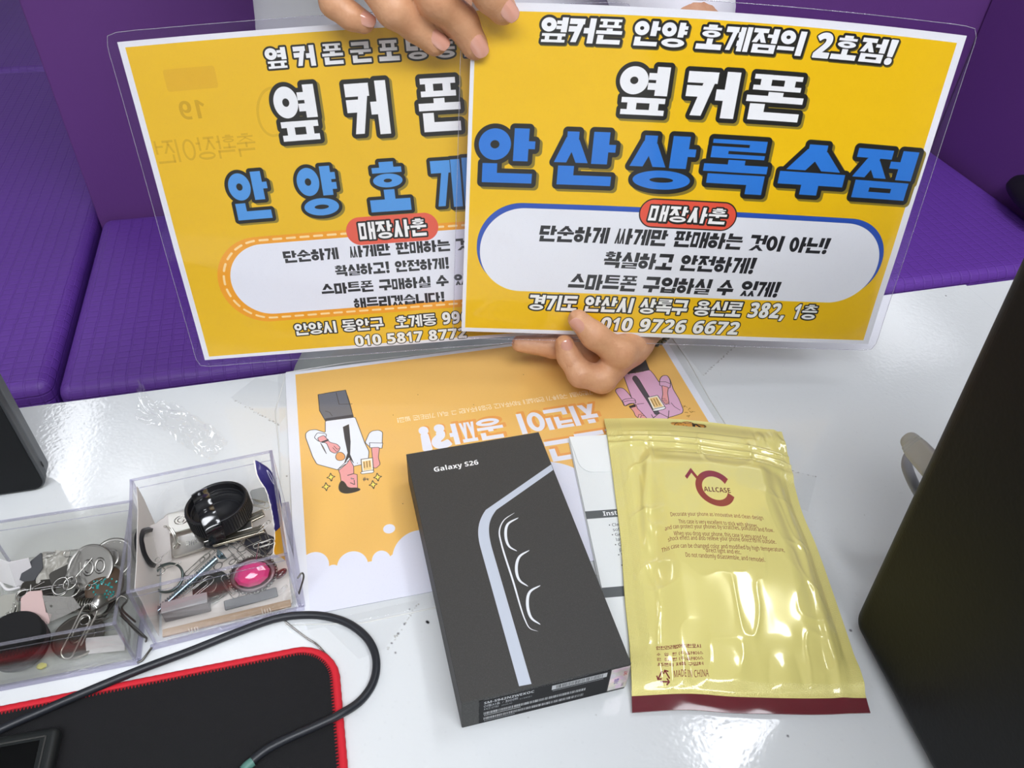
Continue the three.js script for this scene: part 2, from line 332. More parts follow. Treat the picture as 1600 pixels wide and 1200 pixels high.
// desk: white laminate with a slight orange-peel gloss
const peel = dataTex(512, (x, y) => 0.5 + 0.4 * (tileNoise(x, y, 72) - 0.5) + 0.4 * (tileNoise(x, y, 128, 3) - 0.5), [6, 6]);
const deskMap = canvasTex(2048, 2048, (g, w, h) => {
  const s = w / 0.9; g.fillStyle = '#d7dadb'; g.fillRect(0, 0, w, h);
  grain(g, w, h, 30000, 0.02);
  const P = (x, z) => [(x + 0.35) * s, (z + 0.45) * s];     // metres on the desk to texture
  const speck = (x, z, r, c) => { g.fillStyle = c; g.beginPath(); g.ellipse(...P(x, z), r * s, r * s * (0.6 + rnd() * 0.4), rnd() * 3, 0, 7); g.fill(); };
  speck(0.0212, -0.2264, 0.0011, '#1c1c1e');
  for (const [x, z, r] of pairs([-48,-346.3,13,-236.2,9.1,-228,5.1,-223.1,1.1,-218.4,241.6,-171.7,180.3,-127.8,494.1,-434.1,2.3,-212.6], 1).map(([x, z]) => [x / 1000, z / 1000, 0.0004 + rnd() * 0.0004])) speck(x, z, r, '#77777a');
  // rows of tiny crumbs left by the torn edges of tape
  const row = (a, n, c) => { for (let k = 0; k < n; k++) { const t = rnd(), q = [lerp(a[0], a[2], t) / 1000 + (rnd() - 0.5) * 0.0012, lerp(a[1], a[3], t) / 1000 + (rnd() - 0.5) * 0.0012]; speck(q[0], q[1], 0.0002 + rnd() * 0.0003, c); } };
  row([288.8,-408.6,248.3,-380.8], 40, '#8b8a86'); row([-83.3,-426.5,-51.6,-393.1], 40, '#8f8e8a'); row([18.8,-239.7,-1.6,-215.3], 26, '#9a9890'); row([263.1,-285.2,280.2,-274.8], 14, '#85847f');
  for (let k = 0; k < 60; k++) speck(-0.35 + rnd() * 0.9, -0.45 + rnd() * 0.9, 0.0002 + rnd() * 0.0003, 'rgba(120,118,112,0.5)');
}, true);
const deskTop = phys('#ffffff', 0.09, { map: deskMap, bumpMap: peel, bumpScale: 0.00005, specularIntensity: 1 });
{
  const t = thing('desk', 'large glossy white desk under the trays, box and pouch', 'desk');
  const top = rbox(1.4227, 0.03, 1.3, 0.0012, 3), p = top.attributes.position, uv = top.attributes.uv;
  top.translate(0.5227 - 1.4227 / 2, -0.015, -0.446 + 0.65);
  for (let i = 0; i < p.count; i++) uv.setXY(i, (p.getX(i) + 0.35) / 0.9, 1 - (p.getZ(i) + 0.45) / 0.9);
  deskMap.wrapS = deskMap.wrapT = THREE.ClampToEdgeWrapping;
  part('desk_top', top, deskTop, t);
  const grey = std('#b9bbbd', 0.5);
  for (const [x, z] of [[-0.84, -0.35], [0.47, -0.35], [-0.84, 0.8], [0.47, 0.8]]) part('leg', bake(rbox(0.04, 0.71, 0.04, 0.004), [x, -0.385, z]), grey, t);
  settle(t);
  const t2 = thing('desk', 'second white desk joined on the right behind the dark computer case', 'desk');
  part('desk_top', bake(rbox(1.1, 0.03, 1.3, 0.0012, 3), [0.5233 + 0.55, -0.0165, -0.4458 + 0.65]), phys('#d7dadb', 0.09, { bumpMap: peel, bumpScale: 0.00005 }), t2);
  for (const [x, z] of [[0.58, -0.35], [1.58, -0.35], [0.58, 0.8], [1.58, 0.8]]) part('leg', bake(rbox(0.04, 0.708, 0.04, 0.004), [x, -0.386, z]), grey, t2);
  settle(t2);
}
// purple benches
const weave = dataTex(512, (x, y) => {           // embossed vinyl: an uneven grid of shallow grooves
  const cell = (t, n, s) => { const k = Math.floor(t * n), f = t * n - k; const off = 0.12 * hash(k, s, 2); return Math.min(f, 1 - f) < 0.055 + off * 0.3 ? 0 : 1; };
  const wob = 0.0012 * Math.sin(y * Math.PI * 6) + 0.001 * Math.sin(x * Math.PI * 8);
  const a = cell((x + wob + 1) % 1, 14, 1), b = cell((y + wob + 1) % 1, 19, 5), c = cell((y + 0.011 + 1) % 1, 38, 9);
  return 0.35 + 0.3 * a + 0.25 * b + 0.07 * c + 0.05 * tileNoise(x, y, 64);
}, [4.2, 4.2]);
const vinyl = phys('#7042ab', 0.42, { bumpMap: weave, bumpScale: 0.002, clearcoat: 0.15, clearcoatRoughness: 0.4 });
const panelMat = phys('#74458f', 0.5, { bumpMap: dataTex(256, (x, y) => tileNoise(x, y, 90) * 0.6 + tileNoise(x, y, 30) * 0.4, [9, 9]), bumpScale: 0.0002 });
const baseMat = std('#2b1a44', 0.6);
function cushion(w, h, d, r) {
  const g = new RoundedBoxGeometry(w, h, d, 6, r), p = g.attributes.position;
  for (let i = 0; i < p.count; i++) if (p.getY(i) > 0) { const u = p.getX(i) / w, v = p.getZ(i) / d; p.setY(i, p.getY(i) + 0.01 * (1 - 4 * u * u) * (1 - 4 * v * v)); }
  g.computeVertexNormals(); return boxUV(g);
}
function bench(label, x0, x1, z0, z1, top, facing) {
  const t = thing('bench', label, 'bench'), w = x1 - x0, d = z1 - z0, cx = (x0 + x1) / 2, cz = (z0 + z1) / 2;
  part('cushion', bake(cushion(w - 0.004, 0.11, d, 0.018), [cx, top - 0.06, cz]), vinyl, t);
  part('piping', bake(rbox(w - 0.006, 0.008, d + 0.004, 0.004), [cx, top - 0.1, cz]), vinyl, t);
  part('base', bake(boxUV(rbox(w - 0.004, 0.30, d - 0.04, 0.006)), [cx, top - 0.115 - 0.15 - 0.002, cz]), baseMat, t);
  return settle(t);
}
bench('purple bench seat behind the desk with the seated person on it', -0.366, 1.2, -1.262, -0.829, -0.3);
bench('purple bench seat on the far left running away beside the upright purple panel', -0.98, -0.372, -1.955, -0.845, -0.3);
{
  const t = thing('bench', 'purple bench seat at the upper left corner beyond a cross seam', 'bench');
  part('cushion', bake(cushion(0.6, 0.11, 1.0, 0.018), [-0.676, -0.358, -2.46]), vinyl, t);
  part('base', bake(boxUV(rbox(0.6, 0.32, 0.96, 0.006)), [-0.676, -0.574, -2.46]), baseMat, t); settle(t);
  const p = thing('partition', 'upright purple panel standing behind the bench of the person', 'partition');
  part('panel', bake(boxUV(rbox(1.62, 1.19, 0.06, 0.004)), [0.4395, -0.1435, -1.2945]), panelMat, p); settle(p);
  const q = thing('partition', 'purple side panel at the right end of the bench', 'partition');
  part('panel', bake(boxUV(rbox(0.05, 1.19, 0.8, 0.004)), [1.237, -0.1435, -0.862]), panelMat, q); settle(q);
}
{ // the dark round end of a bag on the bench, at the right border
  const t = thing('bag', 'black rounded bag on the purple bench at the right border', 'bag');
  const g = new THREE.SphereGeometry(1, 32, 24), p = g.attributes.position;
  for (let i = 0; i < p.count; i++) { const x = p.getX(i), y = p.getY(i), z = p.getZ(i), n = 1 + 0.06 * noise(x * 3, y * 3, z * 3); p.setXYZ(i, x * n, Math.max(y, -0.85) * n, z * n); }
  g.computeVertexNormals();
  part('bag_body', bake(g, [1.188, -0.262, -0.92], [0, 0, 0], [0.04, 0.032, 0.11]), std('#101014', 0.6), t);
  part('handle', tube([[1.195, -0.235, -0.96], [1.195, -0.215, -0.93], [1.195, -0.21, -0.89], [1.195, -0.235, -0.85]], 0.005), std('#16161a', 0.6), t); settle(t);
}

// ------------------------------------------------------------------ the two laminated posters
const filmMat = phys('#f4f2fa', 0.06, { transmission: 1, thickness: 0, ior: 1.45, roughness: 0.05 });
const quadF = [[0.0923, 0.2416, -0.4513], [0.3697, 0.2299, -0.3916], [0.3542, 0.0357, -0.3521], [0.0761, 0.0454, -0.4115]];
const quadL = [[-0.1012, 0.2174, -0.4883], [0.1788, 0.2344, -0.446], [0.1839, 0.0389, -0.4015], [-0.096, 0.0219, -0.4439]];
function posterSurface(q, n, B, E, ripple) {
  const c = q.map((a) => V(...a)), up = c[0].clone().sub(c[3]).normalize(), nn = V(...n);
  return (u, v) => {
    const p = c[0].clone().multiplyScalar((1 - u) * (1 - v)).addScaledVector(c[1], u * (1 - v)).addScaledVector(c[2], u * v).addScaledVector(c[3], (1 - u) * v);
    const b = 4 * u * (1 - u) * Math.pow(Math.max(0, 1 - v), 1.5);
    return p.addScaledVector(nn, -B * b + ripple * fbm(u * 3 + 7, v * 3 + n[0] * 30, 2)).addScaledVector(up, E * b);
  };
}
const surfF = posterSurface(quadF, [-0.1972, 0.2105, 0.9575], 0.0057, 0.0033, 0.0012), surfL = posterSurface(quadL, [-0.1589, 0.2149, 0.9636], 0.0057, 0.0019, 0.001);
// clear film round the paper: a ring that overlaps nothing, with rounded corners
function filmRing(f, mu, mv, r) {
  const inner = [], outer = [], N = 24;
  const side = [[0, 0, 1, 0], [1, 0, 1, 1], [1, 1, 0, 1], [0, 1, 0, 0]];
  for (const [a, b, c, d] of side) for (let k = 0; k < N; k++) { const t = k / N; inner.push([lerp(a, c, t), lerp(b, d, t)]); }
  for (const [u, v] of inner) {
    const ou = -mu + u * (1 + 2 * mu), ov = -mv + v * (1 + 2 * mv);
    let cu = ou, cv = ov; const ru = r, rv = r * 1.414;        // pull the corners in
    const eu = Math.min(cu + mu, 1 + mu - cu), ev = Math.min(cv + mv, 1 + mv - cv);
    if (eu < ru && ev < rv) { const x = 1 - eu / ru, y = 1 - ev / rv, l = Math.hypot(x, y); if (l > 1) { const nx = x / l, ny = y / l; cu += (cu < 0.5 ? 1 : -1) * (x - nx) * ru; cv += (cv < 0.5 ? 1 : -1) * (y - ny) * rv; } }
    outer.push([cu, cv]);
  }
  const pos = [], idx = [], M = inner.length;
  for (const list of [inner, outer]) for (const [u, v] of list) { const p = f(u, v); pos.push(p.x, p.y, p.z); }
  for (let k = 0; k < M; k++) { const j = (k + 1) % M; idx.push(k, M + k, j, j, M + k, M + j); }
  const g = new THREE.BufferGeometry(); g.setAttribute('position', new THREE.Float32BufferAttribute(pos, 3)); g.setIndex(idx); g.computeVertexNormals();
  const rim = outer.map(([u, v]) => f(u, v));
  return [g, tube(rim, 0.0002, 5, 2, true)];
}
function posterPrint(draw) {
  return canvasTex(2048, 1448, (g, w, h) => {
    g.save(); g.scale(w / 297, h / 210); draw(g); g.restore(); grain(g, w, h, 60000, 0.03);
  });
}
const INK = '#23221f';
const printF = posterPrint((g) => {
  g.fillStyle = '#e9e8ee'; g.fillRect(0, 0, 297, 210); g.fillStyle = '#efbe12'; g.fillRect(2.5, 4.5, 290, 202.5);
  const big = { w: 0.265, fill: '#f0f0f2', line: INK, lw: 2.6, shadow: [1.6, 1.4, '#8d7a2a'] };
  write(g, '옆커폰 안양 호계점의 2호점!', 40, 7, 257, 20.5, { w: 0.235, fill: '#f2f2f4', line: INK, lw: 1.35, skew: 0.1, shadow: [0.6, 0.7, '#5d5223'], gap: 0.06, space: 0.32, bold: 6 });
  write(g, '옆', 91.5, 31.5, 122, 59.5, big); write(g, '커', 133.5, 32, 166, 59, big); write(g, '폰', 172, 32, 208, 58.5, big);
  const blue = { ...big, fill: '#2f78d2', lw: 2.9, shadow: [1.8, 1.5, '#857223'] };
  [['안', 7, 42.5, 70, 104], ['산', 55, 94, 70.6, 104], ['상', 104, 146, 71, 104.8], ['록', 152.5, 194.5, 71.3, 104.8], ['수', 203, 246.5, 71, 103], ['점', 251, 290.5, 70.5, 102.5]].forEach(([c, a, b, t, d]) => write(g, c, a, t, b, d, blue));
  // panel with a blue crescent behind
  pill(g, 8.4, 116.8, 288, 176, 29); g.fillStyle = '#2c52b0'; g.fill();
  pill(g, 10.6, 120.2, 285.7, 178.4, 28.6); g.fillStyle = '#efbe12'; g.save(); g.translate(0, 1.4); g.fill(); g.restore();
  pill(g, 10.6, 120.2, 285.7, 178.2, 28.6); g.fillStyle = '#e6e7ee'; g.fill();
  pill(g, 115, 111, 180, 129.6, 9.3); g.fillStyle = '#e4553f'; g.fill(); g.strokeStyle = INK; g.lineWidth = 0.8; g.stroke();
  write(g, '매장사훈', 121, 115, 173, 125.6, { skew: 0.12, w: 0.19, fill: '#f3f1f0', line: INK, lw: 1.0, shadow: [0.4, 0.4, INK] });
  const t = { w: 0.225, skew: 0.12, fill: '#26262a', gap: 0.05, space: 0.34, bold: 5 };
  write(g, '단순하게 싸게만 판매하는 것이 아닌!', 49, 131.3, 247.5, 142.3, t);
  write(g, '확실하고 안전하게!', 94.5, 147.6, 199.5, 159, t);
  write(g, '스마트폰 구입하실 수 있게!', 72, 164.2, 220.5, 175.6, t);
  const a = { w: 0.21, skew: 0.12, fill: '#f2f2f0', line: INK, lw: 1.0, gap: 0.06, space: 0.34, bold: 4 };
  write(g, '경기도 안산시 상록구 용신로 382, 1층', 45.5, 180.4, 251.5, 191.8, a);
  write(g, '010 9726 6672', 97.5, 196, 198, 206, { ...a, space: 0.3 });
});
const printL = posterPrint((g) => {
  g.fillStyle = '#e4e3ea'; g.fillRect(0, 0, 297, 210); g.fillStyle = '#e9b924'; g.fillRect(3.6, 3.2, 290, 204.3);
  // print of the other side that shows through the paper, seen reversed
  g.save(); g.globalAlpha = 0.3; g.fillStyle = '#b98a18'; g.translate(52, 0); g.scale(-1, 1);
  g.fillStyle = '#c98f28'; pill(g, 1, 17, 31, 29.5, 1.5); g.fill(); g.globalAlpha = 0.4;
  g.font = 'bold 15px sans-serif'; g.fillStyle = '#a57a14'; g.fillText('19', 11, 46);
  g.restore(); g.save(); g.globalAlpha = 0.3; g.translate(66, 0); g.scale(-1, 1); write(g, '축확장이전', 0, 57, 61, 71, { w: 0.11, fill: '#a57a14' }); g.restore();
  g.save(); g.globalAlpha = 0.22; g.strokeStyle = '#a57a14'; g.lineWidth = 1.6; g.beginPath(); g.ellipse(80, 46, 9, 14, 0.2, 1.2, 5.2); g.stroke(); g.restore();
  const big = { w: 0.265, fill: '#eeeef0', line: INK, lw: 2.6, shadow: [1.5, 1.3, '#8d7a2a'] };
  const row = '옆커폰군포당동점'; [...row].forEach((c, i) => write(g, c, 81.5 + i * 16.9, 10, 94 + i * 16.9, 21.5, { w: 0.24, fill: '#efeff1', line: INK, lw: 1.05 }));
  write(g, '옆', 81.5, 31.5, 107, 64, big); write(g, '커', 125.5, 32, 151, 63.5, big); write(g, '폰', 170, 32.5, 196, 64, big);
  const blue = { ...big, fill: '#5397dc', lw: 2.2 };
  [['안', 43.5, 68, 80.5, 111], ['양', 87, 112, 80.5, 112], ['호', 132, 158.5, 80.5, 112.5], ['계', 173.5, 200, 81, 112.5], ['점', 216, 243, 81, 112.5]].forEach(([c, a, b, t, d]) => write(g, c, a, t, b, d, blue));
  pill(g, 22.8, 122.8, 274, 184, 30.6); g.fillStyle = '#f0a02c'; g.fill();
  pill(g, 31.3, 127.9, 265.5, 178.4, 25.2); g.fillStyle = '#e4e5ee'; g.fill();
  g.save(); g.setLineDash([5.2, 3.8]); g.lineCap = 'round'; g.lineWidth = 1.5; g.strokeStyle = '#fbd79a'; pill(g, 27, 125.3, 270, 181.2, 28); g.stroke(); g.restore();
  pill(g, 113.5, 115, 175, 134, 9.5); g.fillStyle = '#e2604c'; g.fill();
  write(g, '매장사훈', 122, 118.6, 167, 130.6, { w: 0.2, fill: '#f2f0ef', line: INK, lw: 1.1 });
  const t = { w: 0.225, fill: '#29292b', gap: 0.05, space: 0.36, bold: 5 };
  write(g, '단순하게  싸게만 판매하는 것이 아닌', 69.3, 134.2, 226, 142.4, t);
  write(g, '확실하고! 안전하게!', 102, 146.9, 180, 154.8, t);
  write(g, '스마트폰 구매하실 수 있게', 90.5, 159.4, 200, 167.4, t);
  write(g, '해드리겠습니다!', 111.2, 171.6, 174.8, 179, t);
  const a = { w: 0.19, fill: '#efefec', line: INK, lw: 0.85, gap: 0.05, space: 0.36, bold: 4 };
  write(g, '안양시 동안구  호계동 996-21', 67, 187.4, 209, 196.4, a);
  write(g, '010 5817 8772', 107.5, 200.3, 188, 208.4, { ...a, space: 0.3 });
});
const wavy = dataTex(256, (x, y) => 0.5 * tileNoise(x, y, 7) + 0.35 * tileNoise(x, y, 17, 2) + 0.15 * tileNoise(x, y, 41, 4), [2, 1.5]);
function poster(f, print, label) {
  const t = thing('laminated_poster', label, 'poster');
  const s = sheet(f, 60, 44, 0.0003);
  part('printed_sheet', s.front, phys('#ffffff', 0.35, { map: print, clearcoat: 1, clearcoatRoughness: 0.06, clearcoatNormalMap: null, bumpMap: wavy, bumpScale: 0.0006 }), t);
  part('sheet_back', s.back, phys('#e3d9b0', 0.4, { clearcoat: 0.8, clearcoatRoughness: 0.08 }), t);
  const [ring, rim] = filmRing(f, 0.02, 0.025, 0.018);
  const m = part('clear_film', ring, filmMat, t, 'clear laminating film border'); m.castShadow = false;
  part('film_edge', rim, phys('#e6e4ec', 0.1, { transmission: 0.75, thickness: 0 }), t);
  return settle(t);
}
poster(surfF, printF, 'yellow laminated poster with large blue letters and blue edged panel, in front');
poster(surfL, printL, 'yellow laminated poster with orange dashed panel, partly behind the other poster');

// ------------------------------------------------------------------ the place mat lying on the desk
{
  const W = 283.6, H = 200.6, t = thing('place_mat', 'laminated yellow advertising sheet lying upside down on the desk under the box', 'place mat');
  const skinC = '#eba3a0', lineC = '#4a4540';
  const star = (g, x, y, r) => { g.beginPath(); for (let k = 0; k < 8; k++) { const a = (k * Math.PI) / 4, q = k % 2 ? r * 0.42 : r * (k % 4 ? 0.85 : 1.15); g.lineTo(x + Math.sin(a) * q, y - Math.cos(a) * q); } g.closePath(); g.fillStyle = '#ffe36a'; g.fill(); g.strokeStyle = lineC; g.lineWidth = 0.55; g.lineJoin = 'round'; g.stroke(); };
  const turned = (g, s, x0, y0, x1, y1, o) => { g.save(); g.translate(x0 + x1, y0 + y1); g.rotate(Math.PI); write(g, s, x0, y0, x1, y1, o); g.restore(); };
  const map = canvasTex(2048, 1448, (g, w, h) => {
    g.save(); g.scale(w / W, h / H);
    g.fillStyle = '#e4e6ec'; g.fillRect(0, 0, W, H); g.fillStyle = '#ecbb68'; g.fillRect(6.9, 3.2, 271.6, 186);
    // cloud
    g.fillStyle = '#dfe1ee';
    const disc = (p, r, ry) => { g.beginPath(); g.ellipse(p[0], p[1], r, ry ?? r, 0, 0, 7); g.fill(); };
    const c = pairs([10.8,169.9,20.7,174.7,31.7,174.5,47.9,174.5,70.7,177.8,160.8,169.5,54.9,153.1,56.7,176.1]);
    disc(c[0], 8.2, 9.5); disc(c[1], 3.4); disc(c[2], 8.6, 10); disc(c[3], 5.4, 7); disc(c[4], 17, 20); disc([150, 150], 34, 30); disc([118, 158], 26, 24); disc(c[5], 26, 20); disc([214, 150], 22, 26); disc([250, 158], 24, 22); disc([268, 165], 20, 20); disc(c[6], 3.5, 3.4); disc(c[7], 5);
    g.fillRect(0, c[1][1] - 1, W, 60);
    g.fillStyle = '#e4e6ec'; g.fillRect(0, 0, 6.9, H); g.fillRect(278.5, 0, 6, H);
    // lettering, upside down to the camera
    turned(g, '기한없음! 구매후기 편하실때 적어주시고 인증해주시면 그 즉시 기프티콘 발급!', 71.3, 62, 209.4, 66.6, { w: 0.11, fill: '#fbe9c4', gap: 0.08 });
    const bigw = { w: 0.2, fill: '#e6e7f0', shadow: [-1.6, 1.2, '#eaa356'], gap: 0.06, space: 0.5, lw: 0.8, bold: 12 };
    turned(g, '치킨이 공짜?!', 84, 75, 206, 94.5, bigw);
    turned(g, '블로그 쓰면', 108, 101.5, 226, 122.5, bigw);
    // the man in the white shirt
    blob(g, pairs([21.4,27.6,30.8,27,40.3,26.8,42,41,43.1,54,33.8,54.1,24.6,54.5,21.7,44.2]), '#6e6f76', lineC, 0.5);
    poly(g, pairs([21.4,27.6,40.3,26.8,43.1,54.2,24.6,54.7,21.4,44.1]), '#6e6f76', lineC, 0.5); poly(g, pairs([24.4,52.4,43.1,52.4,43.3,55.1,24.7,55.1]), '#45444a');
    poly(g, pairs([33.7,28.2,34.8,40.5,43.4,41.8]), null, lineC, 0.4, true); poly(g, pairs([25.2,45.2,27.9,47.1,29.4,51.1]), null, lineC, 0.35, true);
    soft(g, pairs([24.5,54.8,44.3,55.3,45.6,63.9,48.1,80.5,50,88.6,48.3,98.7,39.5,99.5,29.4,100.6,16.7,92.8,14.5,85.8,11,67.6,11.2,63.7,13.7,61.4,17.9,61.6,23.8,65.9]), '#e8ebf3', lineC, 0.45);
    poly(g, pairs([20.2,74.7,21.7,78.7,23.2,85,21.4,79.6]), '#ecbb68', lineC, 0.35);
    soft(g, pairs([48.3,80.3,51.8,72.3,54.1,70.6,58.3,70.7,60.6,73,58.6,86.8,50.8,84.7]), '#e8ebf3', lineC, 0.45); poly(g, pairs([51.2,81.1,59.5,83.1,58.5,87.6,50.8,85.4]), '#e8ebf3', lineC, 0.45);
    soft(g, pairs([16.4,68.8,18.7,64.8,24.4,67,24.2,69.9,19.2,73.3]), '#e8ebf3', lineC, 0.45);
    soft(g, pairs([18.4,69.7,22.6,67.9,24.9,72.5,25.9,75.2,30.5,77.9,32.4,81.5,31,84.6,28.5,86.1,25.7,83.4,23.9,75.5,19.6,73.6]), skinC, lineC, 0.4); poly(g, pairs([20.6,73.6,25.3,72.1,25.5,73.7,21.3,74.9]), '#3c3a3a');
    poly(g, pairs([28.4,79.2,30.2,82.6,31.9,82.3]), null, lineC, 0.35, true); poly(g, pairs([27.6,80.5,29.4,84.2,31.4,84.2]), null, lineC, 0.35, true);
    poly(g, pairs([35.6,63,39.5,61.3,39.1,77.5,37.8,88.9,39.4,96.7,37,91.1,33.7,95.7,36.6,87.2,35.8,73.9]), '#3e3b3a', lineC, 0.3);
    blob(g, pairs([28.4,89.2,30,85.3,33,85.5,35.1,89.7,33.5,93.1,29.7,92.6]), '#e7a465', lineC, 0.4);
    poly(g, pairs([29.1,100.2,33.8,95.5,37.4,93.5,39.2,99.5,34.4,96.6]), '#e8ebf3', lineC, 0.4);
    poly(g, pairs([29.7,101.1,35.2,96.3,37.4,92.8,39.2,99.5,38.7,105.8,40.7,106.9,39.9,117.8,34,117.4,30.5,112.2,30.3,104.4]), skinC, lineC, 0.4);
    blob(g, pairs([30.6,109.4,32.8,112.1,34,116.8,39.8,117.6,42,119.8,37.5,121,32.4,121,29,118.7,28.5,114.3]), '#3e3b38', lineC, 0.4);
    poly(g, pairs([34.9,106.3,38.6,105.7]), null, lineC, 0.6, true); poly(g, pairs([36.7,108.9,38.5,110.1,36.9,109.9]), '#ffffff', lineC, 0.3); poly(g, pairs([36,112.8,38.1,114.6]), null, lineC, 0.5, true); poly(g, pairs([38.4,111.1,38.4,114.7]), null, lineC, 0.4, true);
    soft(g, pairs([51.9,85.6,57,86.5,55.2,95.4,55.8,101.4,52.7,104.2,50.9,103.1,51.5,95.6]), skinC, lineC, 0.4);
    poly(g, pairs([44.3,94.5,51.6,94.7,51,105.9,43.9,105.6]), '#f7f2e4', lineC, 0.5); poly(g, pairs([45.2,96.6,50.3,96.5,50,104.6,44.9,104.4]), '#f3cf8c');
    for (const s of [0, 1, 2]) poly(g, pairs([45.9,97.2,45.7,102.2]).map(([x, y]) => [x + s * 1.75, y - s * 0.1]), null, '#8a6a3c', 0.6, true);
    blob(g, pairs([42.6,105.3,47,105,51.5,105.3,50.8,107.7,46.8,107.1,43.4,107.2]), '#f6f6f4', lineC, 0.4);
    for (const p of pairs([24.6,105.6,21.2,112.8,52.9,111.7,49.5,117.2])) star(g, p[0], p[1], 2.9);
    for (const a of [[44.3,110.6,44.3,113.1], [45.1,110.3,45.1,112.7], [43.9,111.9,45.6,111.6], [46.3,111.2,46.8,113.1], [45.9,112.3,47.3,112]]) poly(g, pairs(a), null, lineC, 0.45, true);
    // the man in the pink shirt
    const pink = '#dfb0cb';
    poly(g, pairs([250.3,30,259.8,28.6,259.5,38.5,258.6,45.5,258.2,49.9,237.5,50.7,237.1,46.4]), '#4f4e50', lineC, 0.5);
    soft(g, pairs([237.6,50.4,241.8,50.7,248.2,51,258.6,50,259.7,56.2,260.2,64.8,262.6,60.3,265.6,57.9,268.9,58.4,269.2,62.9,267.3,73.6,267.4,83.7,266.1,94.5,264.2,97.7,257.7,99.1,252.6,99.8,248.9,104.3,236.9,101.8,233.2,95.5,234.5,79.8,235.4,70.5,236.8,57.4]), pink, lineC, 0.5, 1.6);
    soft(g, pairs([260.5,64.2,262.6,60.3,265.6,57.9,268.9,58.4,269.1,62.9,267.5,68.1,265.2,72.2,263.2,69.3,259.2,68]), pink, lineC, 0.5, 1.6); poly(g, pairs([260.8,63.9,265,64.8,267.5,67.5]), null, lineC, 0.45, true);
    soft(g, pairs([225.8,66.7,227.4,64.6,230.2,63.9,232.7,65.1,234.4,70.9,235,76.3,236,81.5,231.4,81.4,226.8,83.3,227.2,78.2,226.4,72.2]), pink, lineC, 0.5, 2.2);
    soft(g, pairs([227.4,77.1,230.1,76,235.4,76.2,236.7,77.9,236,81.5,231.6,80.9,227.3,82.7]), pink, lineC, 0.45, 0.8); poly(g, pairs([227.4,78.8,231.8,78,236.4,79.2]), null, lineC, 0.35, true);
    soft(g, pairs([230.2,83.5,235.6,82.5,235.1,86.8,236.1,89.9,238.3,98.2,232.4,96.4,231.1,93.3,231.4,89.4]), skinC, lineC, 0.45, 0.8); poly(g, pairs([230.1,83.2,235.1,82.7,234.7,85,230.1,85.5]), '#3b3739'); poly(g, pairs([232.4,95.3,233.8,92.8,236.3,92.7]), null, lineC, 0.35, true); poly(g, pairs([233.8,96.1,235.4,93.9,237.2,94.6]), null, lineC, 0.35, true);
    soft(g, pairs([242.5,56.7,244.2,54.2,246.2,54.1,247,58.3,247.5,74.2,248.5,94.9,245,95.3,244.6,81.9]), '#57545a', lineC, 0.45, 1);
    soft(g, pairs([260.9,68,264.7,70.8,261.9,76.1,258.8,86.6,255.9,87.2,255.1,82,258.1,76.5]), skinC, lineC, 0.45, 0.8);
    soft(g, pairs([246,77.7,253.9,77,254.7,89.2,245.4,90.6]), '#f7f2e4', lineC, 0.5, 0.5); poly(g, pairs([247,78.9,252.9,78.3,253.3,88.4,246.9,88.8]), '#f3cf8c');
    for (const q of [0, 1, 2, 3]) poly(g, pairs([255.6,80.7,258.1,81.7]).map(([x, y]) => [x + q * 0.35, y + q * 1.9]), null, lineC, 0.35, true);
    for (const q of [0, 1, 2]) poly(g, pairs([247.8,80.2,247.6,87.1]).map(([x, y]) => [x + q * 2.1, y - q * 0.15]), null, '#8a6a3c', 0.6, true);
    blob(g, pairs([244.8,90,250,89.4,255.3,88.8,254.2,91.4,248.2,91.9,244.9,91.7]), '#f6f6f4', lineC, 0.45);
    poly(g, pairs([242.5,94.6,242.5,98,248.5,94.2,252.9,99.6,255.8,93.5]), null, lineC, 0.5, true); poly(g, pairs([236.3,82.7,241.3,82.9]), null, lineC, 0.4, true); poly(g, pairs([260.4,86.4,261.2,90.6,263.7,94.6]), null, lineC, 0.4, true);
    for (const q of [470, 545, 640]) poly(g, pairs([242.4,49.2,241.7,52]).map(([x, y]) => [x + (q - 470) * 0.066, y - (q - 470) * 0.006]), null, lineC, 0.35, true);
    for (const [x, y] of pairs([268.2,92.1,270.1,95.3,267.6,98.2,267.6,101.1,271.5,97.9])) { g.strokeStyle = '#9b7233'; g.lineWidth = 0.3; g.beginPath(); for (let k = 0; k < 6; k++) g.lineTo(x + (rnd() - 0.5) * 4, y + (rnd() - 0.5) * 3); g.stroke(); }
    // small drawing seen through the hanging hole of the pouch
    blob(g, pairs([252.9,107.2,259.1,104.8,263.7,108.3,269.3,106.3,275.5,112.6,271.3,115.5,264.6,111.6,255.9,112.2]), '#dda04e', lineC, 0.4);
    poly(g, pairs([267.7,106.6,265.8,113.1,268.5,109.3,271.4,114.3]), null, '#33302f', 1.1, true); for (const [x, y] of pairs([256.6,107.4,258.8,106.6,259.8,108.7,261.8,107.2,261.7,109.7,257.8,110.1,259.7,111.2])) poly(g, [[x, y], [x + 0.5, y + 0.6]], null, '#6b4a22', 0.35, true);
    g.restore();
    grain(g, w, h, 60000, 0.03);
    for (const [x, y] of [[500, 420], [640, 300], [300, 700], [1200, 260], [180, 780], [900, 430], [470, 980]]) { g.fillStyle = '#5e4a2c'; g.fillRect(x, y, 3, 5); }
  });
  const o = [-0.0459, -0.4445], cx = o[0] + W / 2000, cz = o[1] + H / 2000;
  const film = slab(rrShape(W / 1000 + 0.0105, H / 1000 + 0.0095, 0.004), 0.0004); film.translate(cx, 0.0001, cz + 0.0038);
  part('clear_film', film, phys('#ffffff', 0.1, { transmission: 1, thickness: 0, ior: 1.45 }), t);
